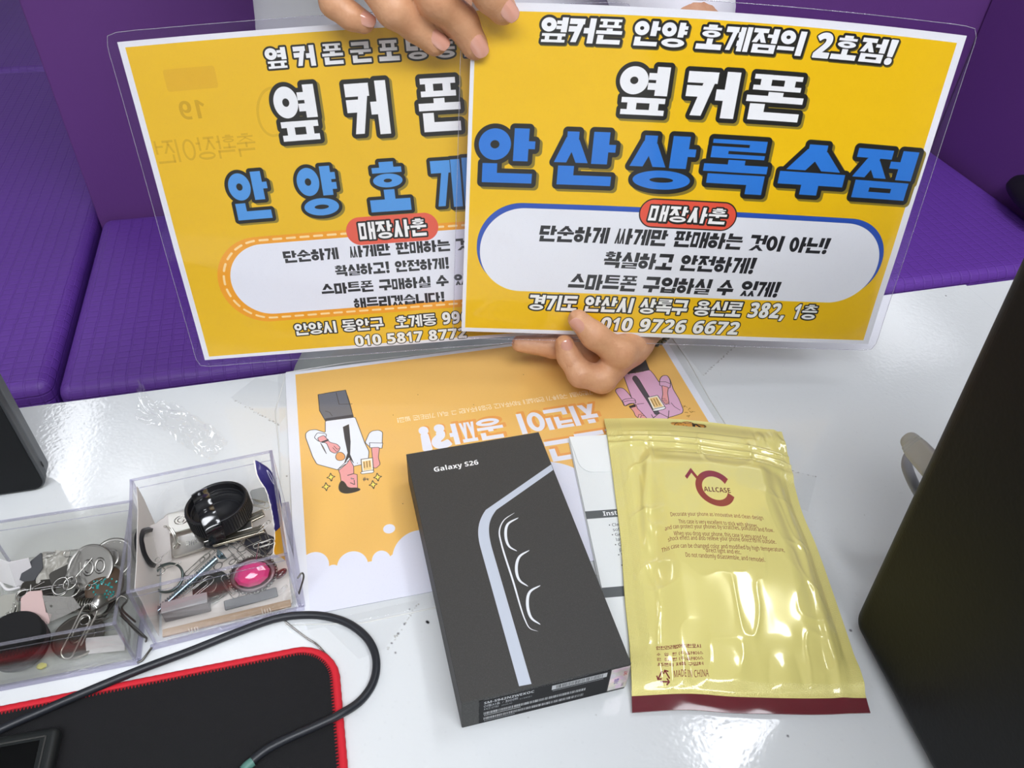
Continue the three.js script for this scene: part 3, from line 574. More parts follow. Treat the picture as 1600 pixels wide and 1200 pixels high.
  part('film_edge', tube([[-1, -1], [1, -1], [1, 1], [-1, 1]].flatMap(([a, b], i, l) => { const [c, d] = l[(i + 1) % 4]; return [0.02, 0.5, 0.98].map((q) => [cx + lerp(a, c, q) * (W / 2000 + 0.0052), 0.0004, cz + 0.0038 + lerp(b, d, q) * (H / 2000 + 0.0047)]); }), 0.0004, 5, 2, true), phys('#dcdcd8', 0.2), t);
  const top = sheet((u, v) => V(o[0] + (u * W) / 1000, 0.0009, o[1] + (v * H) / 1000), 2, 2, 0.0003);
  part('printed_sheet', top.both, phys('#ffffff', 0.25, { map, bumpMap: wavy, bumpScale: 0.0001, clearcoat: 0.6, clearcoatRoughness: 0.1 }), t);
  settle(t);
}

// ------------------------------------------------------------------ the phone box
{
  const t = thing('phone_box', 'closed black phone box with a silver outline of a phone on its lid', 'box');
  const w = 0.083, h = 0.025, d = 0.1588;
  const speckle = (g, W, H, n) => { for (let i = 0; i < n; i++) { const k = rnd(); g.fillStyle = k < 0.5 ? 'rgba(0,0,0,0.35)' : `rgba(150,150,146,${0.1 + 0.3 * rnd()})`; g.fillRect(rnd() * W, rnd() * H, 1.6, 1.6); } };
  const top = canvasTex(1072, 2048, (g, W, H) => {
    g.fillStyle = '#3a3937'; g.fillRect(0, 0, W, H); speckle(g, W, H, 80000);
    g.save(); g.scale(W / 83, H / 158.8);
    const silver = '#bcc3cf';
    // the thick band: phone edge
    const o = pairs([82.7,27.8,36.7,52.2,30.2,59.3,28,66.2,27.9,77.6,27.7,157.4]), q = pairs([82.4,32.4,42.6,53.6,36.2,59.9,34.2,65.4,33.9,79,33.7,157.7]);
    g.beginPath(); g.moveTo(84, o[0][1] - (84 - o[0][0]) * 0.6); g.lineTo(...o[0]); g.lineTo(...o[1]); g.bezierCurveTo(...o[2], ...o[3], ...o[4]); g.lineTo(...o[5]);
    g.lineTo(...q[5]); g.lineTo(...q[4]); g.bezierCurveTo(...q[3], ...q[2], ...q[1]); g.lineTo(...q[0]); g.lineTo(84, q[0][1] - (84 - q[0][0]) * 0.6); g.closePath(); g.fillStyle = silver; g.fill();
    // thin camera outlines that taper at their ends
    const taper = (pts, wmax) => { const c = new THREE.CatmullRomCurve3(pairs(pts).map(([x, y]) => V(x, y, 0))); g.fillStyle = '#dfe2e6'; for (let k = 0; k <= 500; k++) { const s = k / 500, p = c.getPointAt(s); g.beginPath(); g.arc(p.x, p.y, (wmax / 2) * Math.pow(Math.sin(Math.PI * s), 0.45), 0, 7); g.fill(); } };
    taper([52.3,57.8,44.9,61.7,40.7,68.1,39.6,76.8,39.7,101.1,39.7,124.2,40.9,129.7,44.4,132.3], 1.0);
    taper([53.3,61.8,46.3,64.9,43.2,72.3,43.3,79.5,46.6,83.5], 1.5);
    taper([53.3,84.5,47,87.3,43.4,94.1,43.1,101.5,46.5,106.2], 1.5);
    taper([52.9,107.1,46.5,109.6,43.4,115.9,43.1,124.2,46.5,128.9], 1.5);
    const a = pairs([13.4,17.6,40.8,17.6]);
    g.fillStyle = '#f1f1ef'; g.strokeStyle = '#f1f1ef'; g.font = 'bold 100px sans-serif'; const m = g.measureText('Galaxy S26').width; g.translate(a[0][0], (a[0][1] + a[1][1]) / 2); g.scale((a[1][0] - a[0][0]) / m, 0.052); g.fillText('Galaxy S26', 0, 0);
    g.restore();
  });
  const side = canvasTex(512, 512, (g, W, H) => { g.fillStyle = '#393937'; g.fillRect(0, 0, W, H); speckle(g, W, H, 22000); }, true, [14, 14]);
  const paper = std('#ffffff', 0.62, { map: side });
  part('box_body', boxUV(rbox(w, h - 0.0008, d, 0.0006, 2)).translate(0, (h - 0.0008) / 2, 0), paper, t);
  const lid = part('lid_edge', boxUV(rbox(w, 0.0012, d, 0.0003, 2)).translate(0, h - 0.0006, 0), paper, t);
  part('printed_lid', new THREE.PlaneGeometry(w - 0.0007, d - 0.0007).rotateX(-Math.PI / 2).translate(0, h + 0.00004, 0), std('#ffffff', 0.58, { map: top }), lid);
  // label on the near end
  const label = canvasTex(1024, 320, (g, W, H) => {
    g.fillStyle = '#0f1013'; g.fillRect(0, 0, W, H); g.fillStyle = '#c9cccf';
    g.font = 'bold 44px sans-serif'; g.fillText('SM-S942N2WEKOC', 36, 58);
    write(g, '이동사용', 36, 72, 160, 104, { w: 0.13, fill: '#b9bcc0' }); g.font = '30px sans-serif'; g.fillText('/', 176, 100); write(g, '화이트', 200, 72, 300, 104, { w: 0.13, fill: '#b9bcc0' });
    write(g, '제조연월', 36, 116, 150, 142, { w: 0.12, fill: '#9da0a4' }); g.font = '24px sans-serif'; g.fillText('2026.02', 170, 140); g.font = '26px sans-serif'; g.fillText('0194081', 310, 112);
    const bars = (x, y, ww, hh, ink, back) => { if (back) { g.fillStyle = back; g.fillRect(x, y, ww, hh); } g.fillStyle = ink; let p = x + (back ? 34 : 0); while (p < x + ww - (back ? 34 : 0)) { const b = 2 + Math.floor(rnd() * 4); g.fillRect(p, y + (back ? 6 : 0), b, hh - (back ? 12 : 0)); p += b + 2 + rnd() * 5; } };
    bars(560, 26, 440, 58, '#17181c', '#c4c7c9'); g.fillStyle = '#a9acb0'; g.font = '22px sans-serif'; for (let k = 0; k < 34; k++) g.fillRect(570 + k * 12, 96, 8, 8);
    bars(36, 172, 800, 34, '#d5d7d9'); for (let k = 0; k < 26; k++) g.fillRect(40 + k * 11, 216, 7, 9); bars(36, 246, 800, 34, '#d5d7d9'); g.fillStyle = '#a9acb0'; for (let k = 0; k < 22; k++) g.fillRect(40 + k * 11, 292, 7, 9);
  });
  part('label_sticker', new RoundedBoxGeometry(0.0645, 0.0225, 0.0003, 1, 0.0001).translate(-w / 2 + 0.0083 + 0.03225, 0.0124, d / 2 + 0.0001), phys('#ffffff', 0.6, { map: label, specularIntensity: 0.5 }), t, 'black printed label with barcodes');
  const seal = canvasTex(256, 512, (g, W, H) => {
    g.fillStyle = '#c9c3bd'; g.fillRect(0, 0, W, H); for (let k = 0; k < 24; k++) { g.fillStyle = `rgba(${200 + rnd() * 50},${170 + rnd() * 60},${180 + rnd() * 60},0.35)`; g.beginPath(); g.arc(rnd() * W, rnd() * H, 20 + rnd() * 50, 0, 7); g.fill(); }
    g.save(); g.translate(70, 300); g.rotate(-Math.PI / 2); write(g, '개통', -70, 0, 60, 62, { w: 0.16, fill: '#2b2f86' }); g.restore();
    g.save(); g.translate(230, 150); g.rotate(-Math.PI / 2); g.fillStyle = '#c23a2f'; g.font = 'bold 60px sans-serif'; g.fillText('SKT', -50, 0); g.restore();
    g.save(); g.translate(215, 470); g.rotate(-Math.PI / 2); g.fillStyle = '#3a3a3a'; g.font = 'bold 44px sans-serif'; g.fillText('28.5', 0, 0); g.restore();
  });
  part('seal_sticker', new RoundedBoxGeometry(0.0096, 0.0205, 0.0003, 1, 0.0001).translate(w / 2 - 0.0049, 0.0128, d / 2 + 0.0002), phys('#ffffff', 0.2, { map: seal, metalness: 0.2 }), t, 'pale foil seal sticker at the corner');
  t.position.set(0.0681, 0.0013, -0.2461); t.rotation.y = 0.01754;
}

// ------------------------------------------------------------------ envelope under the pouch
{
  const t = thing('envelope', 'white paper envelope with a rounded flap, half under the yellow pouch', 'envelope');
  const W = 0.086, H = 0.158;
  const map = canvasTex(700, 1286, (g, w, h) => {
    g.fillStyle = '#e7ebea'; g.fillRect(0, 0, w, h); g.save(); g.scale(w / 86, h / 158);
    g.fillStyle = '#5b5f60'; g.fillRect(0, 62, 86, 5.8); g.fillRect(0, 115.5, 86, 6.4);
    g.fillStyle = '#f1f3f3'; g.font = 'bold 4.6px sans-serif'; g.fillText('Installation', 10.3, 66.6); g.fillText('Notice', 16.5, 120.6);
    g.fillStyle = '#33383a'; g.font = '3.1px sans-serif';
    ['• Clean the screen with', '  soft cloth and dust', '• Get the film and peel', '  layer 1 off slowly', '• Check the edges and', '  place it on screen', '• Use the card to push', '  air bubbles outside', '• Carefully remove 2'].forEach((s, i) => g.fillText(s, 12 + i * 0.2, 74.5 + i * 3.55));
    g.restore(); grain(g, w, h, 9000, 0.03);
  });
  const s = sheet((u, v) => V((u - 0.0) * W, 0.0018 + 0.0006 * Math.sin(Math.PI * u), v * H), 12, 4, 0.0003);
  part('front_panel', s.both, std('#ffffff', 0.55, { map }), t);
  part('back_panel', slab(rrShape(W, H, 0.001), 0.0004).translate(W / 2 - 0.0006, 0.0002, H / 2), std('#d9dddc', 0.6), t);
  part('side_fold', bake(rbox(0.0007, 0.0009, H - 0.002, 0.0003), [0.0003, 0.0011, H / 2]), std('#cfd3d2', 0.6), t);
  const f = new THREE.Shape(); f.moveTo(0, 0); f.lineTo(W, 0); f.lineTo(W, -0.032); f.lineTo(0.013, -0.032); f.quadraticCurveTo(0.0035, -0.032, 0.002, -0.022); f.lineTo(0, 0);
  part('flap', slab(f, 0.0004).translate(0, 0.0021, 0), std('#eef2f1', 0.45), t);
  t.position.set(0.1338, 0.0013, -0.3388); t.rotation.y = -0.138;
}

// ------------------------------------------------------------------ the yellow foil pouch
{
  const t = thing('foil_pouch', 'glossy yellow foil pouch with a dark red bottom seam and printed logo', 'pouch');
  const cv = (a) => new THREE.CatmullRomCurve3(pairs(a, 0.001).map(([x, z]) => V(x, 0, z)));
  const left = cv([162.2,-350.9,151.2,-303.2,144.4,-275.3,138.7,-252.3,126.7,-211.5,120.9,-189.4,110.1,-154.5]), right = cv([272.7,-310.1,265.1,-284.8,258.5,-266,252.5,-245.6,248.5,-223.4,237.2,-176.6,224.5,-127.9]);
  const top = cv([162.2,-350.9,186.9,-346.3,212.4,-339.7,236.8,-330.7,262.1,-319.1,272.7,-310.1]), bot = cv([110.1,-154.5,139.2,-149.1,160.2,-142.7,190.8,-135,224.5,-127.9]);
  const corner = [top.getPoint(0), top.getPoint(1), bot.getPoint(0), bot.getPoint(1)];
  const xz = (u, v) => {
    const a = left.getPointAt(v).multiplyScalar(1 - u).addScaledVector(right.getPointAt(v), u), b = top.getPointAt(u).multiplyScalar(1 - v).addScaledVector(bot.getPointAt(u), v);
    const c = corner[0].clone().multiplyScalar((1 - u) * (1 - v)).addScaledVector(corner[1], u * (1 - v)).addScaledVector(corner[2], (1 - u) * v).addScaledVector(corner[3], u * v);
    return a.add(b).sub(c);
  };
  const pillow = (a, b, w, x) => smooth(a - w, a + w, x) * (1 - smooth(b - w, b + w, x));
  const height = (u, v) => {
    const env = Math.pow(Math.max(0, Math.sin(Math.PI * clamp((u - 0.05) / 0.9, 0, 1))), 0.5) * Math.pow(Math.max(0, Math.sin(Math.PI * clamp((v - 0.07) / 0.88, 0, 1))), 0.5);
    const core = pillow(0.2, 0.86, 0.07, u) * smooth(0.15, 0.25, v) * (1 - smooth(0.62, 0.96, v) ** 0.9);       // the flat case inside
    let h = 0.0006 + 0.0028 * smooth(0.005, 0.075, v) + 0.0032 * env + 0.0062 * core;
    h += 0.0022 * Math.exp(-(((u - 0.9) / 0.03) ** 2)) * pillow(0.25, 0.95, 0.1, v);               // ridge down the right side
    h += 0.0008 * Math.exp(-(((v - 0.1 - 0.02 * u) / 0.006) ** 2)) + 0.0013 * Math.exp(-(((v - 0.128 - 0.03 * u) / 0.008) ** 2)); // zip ridges
    h += 0.0011 * Math.exp(-(((v - 0.175 - 0.03 * u) / 0.016) ** 2)) * smooth(0.15, 0.4, u);
    const loose = env * (1 - 0.8 * core), n1 = fbm(u * 5 + 3, v * 8, 3), n2 = 1 - Math.abs(noise(u * 7 + 11, v * 11 + 4)), n3 = 1 - Math.abs(noise(u * 11 + 1, v * 7 + 9));
    h += 0.0022 * fbm(u * 4 + 3, v * 6, 2) * loose + 0.0022 * Math.pow(n2, 5) * loose * smooth(0.3, 0.6, Math.abs(u - 0.5) * 2) + 0.0018 * Math.pow(n3, 7) * loose + 0.0010 * env * fbm(u * 2 + 5, v * 2.6, 2) + 0.0010 * core * smooth(0.55, 0.75, v) * noise(u * 2.9 + 1.3, v * 4 + 8);
    h += 0.0020 * Math.exp(-(((u - 0.16 - 0.03 * Math.sin(v * 9)) / 0.022) ** 2)) * smooth(0.17, 0.26, v) * (1 - smooth(0.5, 0.62, v));
    h += 0.0016 * smooth(0.7, 0.95, u) * (1 - smooth(0.1, 0.3, v)) * Math.abs(noise(u * 22, v * 16 + 3));
    // creases that fan out from the bottom seam
    const low = smooth(0.83, 0.9, v) * (1 - smooth(0.925, 0.955, v)); h += 0.0024 * low * Math.pow(Math.abs(noise(u * 9 + 20, v * 2)), 0.8);
    h += 0.0035 * smooth(0.82, 1, u) * (1 - smooth(0.02, 0.12, v)) ;           // the lifted upper right corner
    h += 0.0012 * smooth(0.95, 1, v) * Math.pow(Math.sin(u * 7.5 + 0.4), 2);
    return h;
  };
  const map = canvasTex(1170, 2048, (g, w, h) => {
    g.fillStyle = '#e8dd88'; g.fillRect(0, 0, w, h);
    g.save(); g.scale(w / 1000, h / 1000);
    const red = '#8f2a33', P = (a) => pairs(a), mid = (a, b) => [(a[0] + b[0]) / 2, (a[1] + b[1]) / 2];
    // logo: an open ring with an arrow
    const L = P([413.3,352.1,628,294.5,549.5,272.6,498.4,409.4,378.4,308.3,412.7,277.8,438.3,307.5]);
    const cx = P([521.3,344])[0], rx = (P([616.7,339])[0][0] - P([410.6,349.7])[0][0]) / 2 * 0.98, ry = (P([495.1,409.6])[0][1] - P([519.9,269])[0][1]) / 2;
    g.save(); g.translate(...cx); g.scale(rx, ry); g.beginPath(); g.arc(0, 0, 1, 0.42, Math.PI * 2 - 0.62); g.arc(0, 0, 0.66, Math.PI * 2 - 0.45, 0.3, true); g.closePath(); g.fillStyle = red; g.fill(); g.restore();
    g.strokeStyle = red; g.lineWidth = 14; g.lineJoin = 'miter'; g.beginPath(); g.moveTo(...L[4]); g.lineTo(...L[5]); g.lineTo(...L[6]); g.stroke();
    const line = (s, a, color, bold, hh) => { const [p, q] = P(a); g.save(); g.font = (bold ? 'bold ' : '') + '100px sans-serif'; const m = g.measureText(s).width; g.translate(p[0], p[1]); g.transform(1, ((q[1] - p[1]) / (q[0] - p[0])), 0, 1, 0, 0); g.scale((q[0] - p[0]) / m, hh / 100); g.fillStyle = color; g.fillText(s, 0, 0); g.restore(); };
    line('ALLCASE', [460.5,359.7,603.9,357.4], '#5f1d22', true, 26);
    const tx = '#7a2a2c';
    line('Decorate your phone as innovative and clean design', [253.5,458.4,731,449.5], tx, false, 20);
    line('This case is very excellent to stick with phones,', [288,484.6,689.2,481.9], tx, false, 20); line('and can protect your phones by scratches, pollution and flow.', [216.2,503.4,763.4,492.8], tx, false, 20);
    line('When you drop your phone, this case is very good for', [253.9,526.4,719.3,522.1], tx, false, 20); line('shock effect and also relieve your phone direct form outside.', [223,542.9,756.5,534.3], tx, false, 20);
    line('This case can be changed color and modified by high temperature,', [190.4,570.1,787.8,560.1], tx, false, 20); line('direct light and etc.', [395.6,580.1,567.8,580.8], tx, false, 20);
    line('Do not randomly disassemble, and remodel.', [294.3,598.4,676,601], tx, false, 20);
    const kor = (s, a, o) => { const q = P(a); write(g, s, q[0][0], q[0][1], q[1][0], q[1][1], { fill: tx, w: 0.13, ...o }); };
    kor('안전관리법에의한표시', [116.2,842.3,311.5,851.9], { w: 0.15 }); kor('수  입  원 (주)올케이스', [115.1,861.3,317.6,869.2]); kor('판  매  원 (주)올케이스', [115.1,875,316.4,883]); kor('AS문의 제품 구입처', [115,888.5,312.6,896.6]);
    line('MADE IN CHINA', [183.3,924.4,331.3,925], tx, false, 24);
    const rc = P([139.9,919.9])[0]; g.save(); g.translate(rc[0], rc[1] + 4); g.scale(0.85, 0.5); g.strokeStyle = tx; g.lineWidth = 7;
    for (let k = 0; k < 3; k++) { g.rotate((Math.PI * 2) / 3); g.beginPath(); g.moveTo(-20, 22); g.lineTo(26, 22); g.lineTo(14, 6); g.moveTo(26, 22); g.lineTo(12, 36); g.stroke(); } g.restore();
    g.restore(); grain(g, w, h, 20000, 0.02);
  });
  // embossed side seals
  const seal = dataTex(1024, (x, y) => { const e = x < 0.09 || x > 0.93 || y < 0.07 ? 1 : 0, d = ((x * 117 + y * 206) / 1.3) % 1, q = ((x * 117 - y * 206) / 1.3 + 400) % 1; return 0.5 + e * (0.28 * (d < 0.5 ? 1 : -1) * (q < 0.5 ? 1 : -1)) + 0.2 * (tileNoise(x, y, 40) - 0.5) * 0.4; });
  const foil = phys('#ffffff', 0.2, { map, metalness: 0.06, bumpMap: seal, bumpScale: 0.00022, clearcoat: 1, clearcoatRoughness: 0.05 });
  const vb = 0.962, f = (u, v) => { const p = xz(u, v); p.y = height(u, v) * (1 - 0.5 * smooth(0.93, 1, v)) + 0.0024 - 0.0017 * smooth(0.8, 1, v); return p; };
  // hanging slot near the top edge, punched through both foils
  const punch = canvasTex(1170, 2048, (g, w, h) => {
    g.fillStyle = '#fff'; g.fillRect(0, 0, w, h); g.save(); g.scale(w / 117, h / 206); g.translate(0.478 * 117, 0.0235 * 206); g.fillStyle = '#000';
    g.beginPath(); g.roundRect(-11.8, -1.7, 23.6, 4.2, 2.1); g.fill(); g.beginPath(); g.ellipse(0, -0.3, 4.6, 3.2, 0, 0, 7); g.fill(); g.restore();
  }, false);
  foil.alphaMap = punch; foil.alphaTest = 0.5;
  const s = sheet(f, 150, 260), uv = s.attributes.uv, keep = [], ix = s.index.array;
  for (let k = 0; k < ix.length; k += 3) { let v = 0; for (let j = 0; j < 3; j++) v += (1 - uv.getY(ix[k + j])) / 3; if (v < vb) keep.push(ix[k], ix[k + 1], ix[k + 2]); }
  s.setIndex(keep);
  part('front_foil', s, foil, t);
  part('bottom_band', sheet((u, v) => f(u, lerp(vb, 1, v)), 80, 8, 0.0006).both, phys('#7d2834', 0.3, { clearcoat: 1, clearcoatRoughness: 0.1, bumpMap: peel, bumpScale: 0.0002 }), t, 'dark red sealed band');
  const back = sheet((u, v) => { const p = xz(u, v); p.y = Math.min(0.0046, f(u, v).y - 0.0003); return p; }, 40, 80);
  part('back_foil', back, phys('#e8dd88', 0.25, { clearcoat: 1, alphaMap: punch, alphaTest: 0.5 }), t);
  part('zip_closure', tube([0.04, 0.2, 0.4, 0.6, 0.8, 0.96].map((u) => f(u, 0.1 + 0.02 * u).add(V(0, -0.0002, 0))), 0.0006, 6, 6), phys('#e8dd88', 0.2, { clearcoat: 1 }), t);
  settle(t);
}

// ------------------------------------------------------------------ two clear plastic trays
const greyWall = phys('#f5f5f3', 0.06, { transmission: 1, thickness: 0, ior: 1.49 }), clearWall = phys('#ffffff', 0.04, { transmission: 1, thickness: 0, ior: 1.49 }), rimMat = phys('#e6e5ee', 0.08, { transmission: 0.9, thickness: 0, ior: 1.49 });
function tray(label, x, z, yaw, w, d, h, liner) {
  const acrylic = liner ? clearWall : greyWall;
  const t = thing('clear_tray', label, 'tray'), e = 0.0014;
  part('floor_panel', rbox(w, e, d, 0.0006, 2).translate(0, e / 2, 0), acrylic, t);
  const wall = (ww, x0, z0, r, hh) => { const g = rbox(ww, hh - e, e, 0.0005, 2); g.rotateY(r); part('wall', g.translate(x0, e + (hh - e) / 2, z0), acrylic, t); };
  wall(w, 0, -d / 2 + e / 2, 0, h); wall(w, 0, d / 2 - e / 2, 0, h); wall(d - 2 * e, -w / 2 + e / 2, 0, Math.PI / 2, h); wall(d - 2 * e, w / 2 - e / 2, 0, Math.PI / 2, h);
  const bar = (ww, dd, x0, y0, z0, hh = 0.0008) => bake(rbox(ww, hh, dd, 0.0003, 2), [x0, y0, z0]);
  part('rim', merge([bar(w + 0.0006, 0.0017, 0, h, -d / 2 + e / 2), bar(w + 0.0006, 0.0017, 0, h, d / 2 - e / 2), bar(0.0017, d - 0.002, -w / 2 + e / 2, h, 0), bar(0.0017, d - 0.002, w / 2 - e / 2, h, 0)]), rimMat, t);
  for (const q of [-1, 1]) part('inner_ledge', bar(w - 0.003, 0.0004, 0, h - 0.006, q * (d / 2 - e - 0.0002), 0.0005), rimMat, t);
  for (const [cx, cz] of [[-1, -1], [1, -1], [1, 1], [-1, 1]]) part('corner_edge', bake(new THREE.CylinderGeometry(0.0009, 0.0009, h - e, 10), [cx * (w / 2 - 0.0007), e + (h - e) / 2, cz * (d / 2 - 0.0007)]), rimMat, t);
  part('bottom_lip', merge([bar(w + 0.003, 0.0022, 0, 0.0014, d / 2 + 0.0011, 0.0026), bar(0.0022, d, w / 2 + 0.0011, 0.0014, 0, 0.0026)]), rimMat, t);
  if (liner) {
    for (const s of [-0.012, 0.014]) part('front_ridge', merge([-0.002, -0.0007, 0.0007, 0.002].map((q) => bake(rbox(0.0004, 0.004, 0.0006, 0.0002, 1), [s * 1.4 + q, 0.0055, d / 2 + 0.0002]))), std('#efe7dc', 0.3), t);
  }
  t.position.set(x, 0.0003, z); t.rotation.y = yaw; return t;
}
tray('clear square tray of keys, a black cap and a pink gem, the right of two', -0.0832, -0.283, 0.0835, 0.0742, 0.0738, 0.048, true);
tray('clear tray of coins and paper clips at the left border, the left of two', -0.1622, -0.2753, 0.0014, 0.0742, 0.0775, 0.0346, false);
const steel = std('#b9b8b4', 0.25, { metalness: 1 }), darkSteel = std('#77756f', 0.35, { metalness: 1 }), brass = std('#c4bcaa', 0.3, { metalness: 1 }), nickel = std('#d8d6cf', 0.28, { metalness: 1 });
const blackRubber = std('#17181c', 0.5), blackGloss = phys('#0e0f12', 0.18, { clearcoat: 1, clearcoatRoughness: 0.1 });
// an item of the trays: local x runs from the first to the second point
function item(name, label, category, group, a, b, roll, make) {
  const t = thing(name, label, category, group), A = V(...a), B = V(...(b ?? [a[0] + 0.01, a[1], a[2]])), x = B.clone().sub(A).normalize(), up = V(0, 1, 0);
  const z = x.clone().cross(up).normalize(), y = z.clone().cross(x).normalize();
  t.quaternion.setFromRotationMatrix(new THREE.Matrix4().makeBasis(x, y, z)); if (roll) t.rotateX(roll);
  t.position.copy(A).add(B).multiplyScalar(0.5);
  make(t, A.distanceTo(B)); return t;
}
function clipPath(L, w) {
  const h = w / 2, q = w * 0.32, p = [];
  const arc = (cx, r, a0, a1) => { for (let k = 0; k <= 5; k++) { const a = lerp(a0, a1, k / 5); p.push([cx + Math.cos(a) * r, 0, Math.sin(a) * r]); } };
  p.push([-L * 0.22, 0, h]); p.push([L / 2 - h, 0, h]); arc(L / 2 - h, h, Math.PI / 2 - 0.3, -Math.PI / 2 + 0.3); p.push([L / 2 - h, 0, -h]); p.push([-L / 2 + q + 0.001, 0.0002, -h]);
  for (let k = 0; k <= 5; k++) { const a = lerp(-Math.PI / 2, -Math.PI * 1.5, k / 5), r = h * 0.84; p.push([-L / 2 + q + Math.cos(a) * r, 0.0004, -h * 0.16 + Math.sin(a) * r]); }
  p.push([-L / 2 + q, 0.0006, h * 0.66]); p.push([L * 0.22, 0.0008, h * 0.66]);
  for (let k = 1; k <= 4; k++) { const a = lerp(Math.PI / 2, -Math.PI / 2, k / 5), r = h * 0.62; p.push([L * 0.22 + Math.cos(a) * r, 0.0009, h * 0.04 + Math.sin(a) * r]); }
  p.push([L * 0.2, 0.0009, -h * 0.58]); p.push([-L * 0.12, 0.0009, -h * 0.58]);
  return p;
}
const clipGeo = wire(clipPath(0.026, 0.0068), 0.00042, 6, 3), clipBig = wire(clipPath(0.034, 0.009), 0.0005, 6, 3);
function clip(label, a, b, roll = 0, big = false, mat = steel) { item('paper_clip', label, 'paper clip', 'loose wire paper clips', a, b, roll, (t, L) => { const m = part('bent_wire', big ? clipBig : clipGeo, mat, t); m.scale.setScalar(L / (big ? 0.034 : 0.026)); }); }
// SIM pin: an oval loop with a needle
const pinGeo = merge([tube([[-0.004, 0, 0], [-0.0065, 0, 0.0032], [-0.0115, 0, 0.0034], [-0.014, 0, 0], [-0.0115, 0, -0.0034], [-0.0065, 0, -0.0032]], 0.0006, 6, 6, true), wire([[-0.004, 0, 0], [0.012, 0, 0]], 0.0005, 6, 2)]);
function simPin(label, a, b, roll = 0, mat = darkSteel) { item('ejector_pin', label, 'pin', 'small metal tray pins', a, b, roll, (t, L) => { const m = part('bent_wire', pinGeo, mat, t); m.scale.setScalar(L / 0.026); m.position.x = L * 0.03; }); }
function disc(t, r, h, mat, name, face) {
  const pts = [[0, -h / 2], [r - 0.0004, -h / 2], [r, -h / 2 + 0.0003], [r, h / 2 - 0.0003], [r - 0.0003, h / 2], [r - 0.0012, h / 2], [r - 0.0014, h / 2 - 0.0003], [0, h / 2 - 0.0003]].map(([x, y]) => new THREE.Vector2(x, y));
  const body = part(name, new THREE.LatheGeometry(pts, 40), mat, t);
  if (face) part('relief', face, mat, body);
}
const bust = (r) => { const s = new THREE.SphereGeometry(1, 16, 10); return merge([bake(s.clone(), [0, 0.0006, 0], null, [r * 0.34, 0.0006, r * 0.42]), bake(s.clone(), [0, 0.0006, r * 0.55], null, [r * 0.5, 0.0005, r * 0.2]), bake(s.clone(), [-r * 0.12, 0.0008, -r * 0.15], null, [r * 0.22, 0.0006, r * 0.26]), ...Array.from({ length: 14 }, (_, k) => { const a = 0.6 + k * 0.36; return bake(rbox(r * 0.09, 0.0005, r * 0.05, 0.0001, 1), [Math.sin(a) * r * 0.8, 0.0006, Math.cos(a) * r * 0.8], [0, a, 0]); })]); };
const digits = (r) => merge([bake(rbox(r * 0.12, 0.0006, r * 0.6, 0.0002, 1), [-r * 0.45, 0.0006, 0]), bake(new THREE.TorusGeometry(r * 0.2, r * 0.06, 6, 20), [-r * 0.08, 0.0006, 0], [Math.PI / 2, 0, 0], [1, 1.4, 0.5]), bake(new THREE.TorusGeometry(r * 0.2, r * 0.06, 6, 20), [r * 0.42, 0.0006, 0], [Math.PI / 2, 0, 0], [1, 1.4, 0.5])]);
// ---- right tray
item('bottle_cap', 'black ribbed screw cap lying open side up on the keys', 'bottle cap', null, [-0.097,0.021,-0.3093], [-0.0683,0.024,-0.3072], -0.12, (t) => {
  const r = 0.0172, h = 0.012, c = (p) => new THREE.LatheGeometry(p.map(([x, y]) => new THREE.Vector2(x, y)), 48);
  const shell = part('shell', c([[0.0001, -h / 2], [r - 0.001, -h / 2], [r, -h / 2 + 0.001], [r, h / 2 - 0.0004], [r - 0.0005, h / 2], [r - 0.0016, h / 2], [r - 0.0018, h / 2 - 0.001], [r - 0.0018, -h / 2 + 0.002], [0.0001, -h / 2 + 0.0018]]), std('#121317', 0.42), t);
  part('ribs', merge(Array.from({ length: 72 }, (_, k) => bake(rbox(0.0007, h * 0.8, 0.0007, 0.0002, 1), [Math.cos((k * Math.PI) / 36) * r, 0, Math.sin((k * Math.PI) / 36) * r], [0, (-k * Math.PI) / 36, 0]))), std('#121317', 0.42), shell);
  part('screw_thread', merge([0.001, -0.0015].map((y) => bake(new THREE.TorusGeometry(r - 0.0021, 0.0005, 6, 48), [0, y, 0], [Math.PI / 2 + 0.03, 0, 0]))), std('#1b1c21', 0.35), shell);
  part('inner_ring', bake(new THREE.TorusGeometry(r * 0.66, 0.0005, 6, 40), [0, -h / 2 + 0.002, 0], [Math.PI / 2, 0, 0]), std('#1b1c21', 0.35), shell);
});
{
  const t = thing('rubber_band', 'shiny black ribbed strip bent over the edge of the screw cap', 'strip');
  const P = [-0.0915,0.033,-0.3147, -0.0893,0.0355,-0.3075, -0.087,0.0345,-0.2996, -0.0846,0.0325,-0.2926, -0.0832,0.0285,-0.2887, -0.0833,0.0215,-0.2884, -0.0834,0.0185,-0.288], c = new THREE.CatmullRomCurve3(Array.from({ length: 7 }, (_, k) => V(...P.slice(k * 3, k * 3 + 3))));
  part('strip', sheet((u, v) => { const p = c.getPointAt(v), tn = c.getTangentAt(v), s = V(0.92, 0.05, -0.38).normalize(); p.addScaledVector(s, (u - 0.5) * 0.0088); p.y += 0.0005 * Math.sin(v * 28) + 0.0009 * (1 - (2 * u - 1) ** 2); return p; }, 10, 50, 0.0009).both, blackGloss, t); settle(t);
}
const keyPlate = (w, d) => slab(rrShape(w, d, 0.002), 0.002, 0.0004);
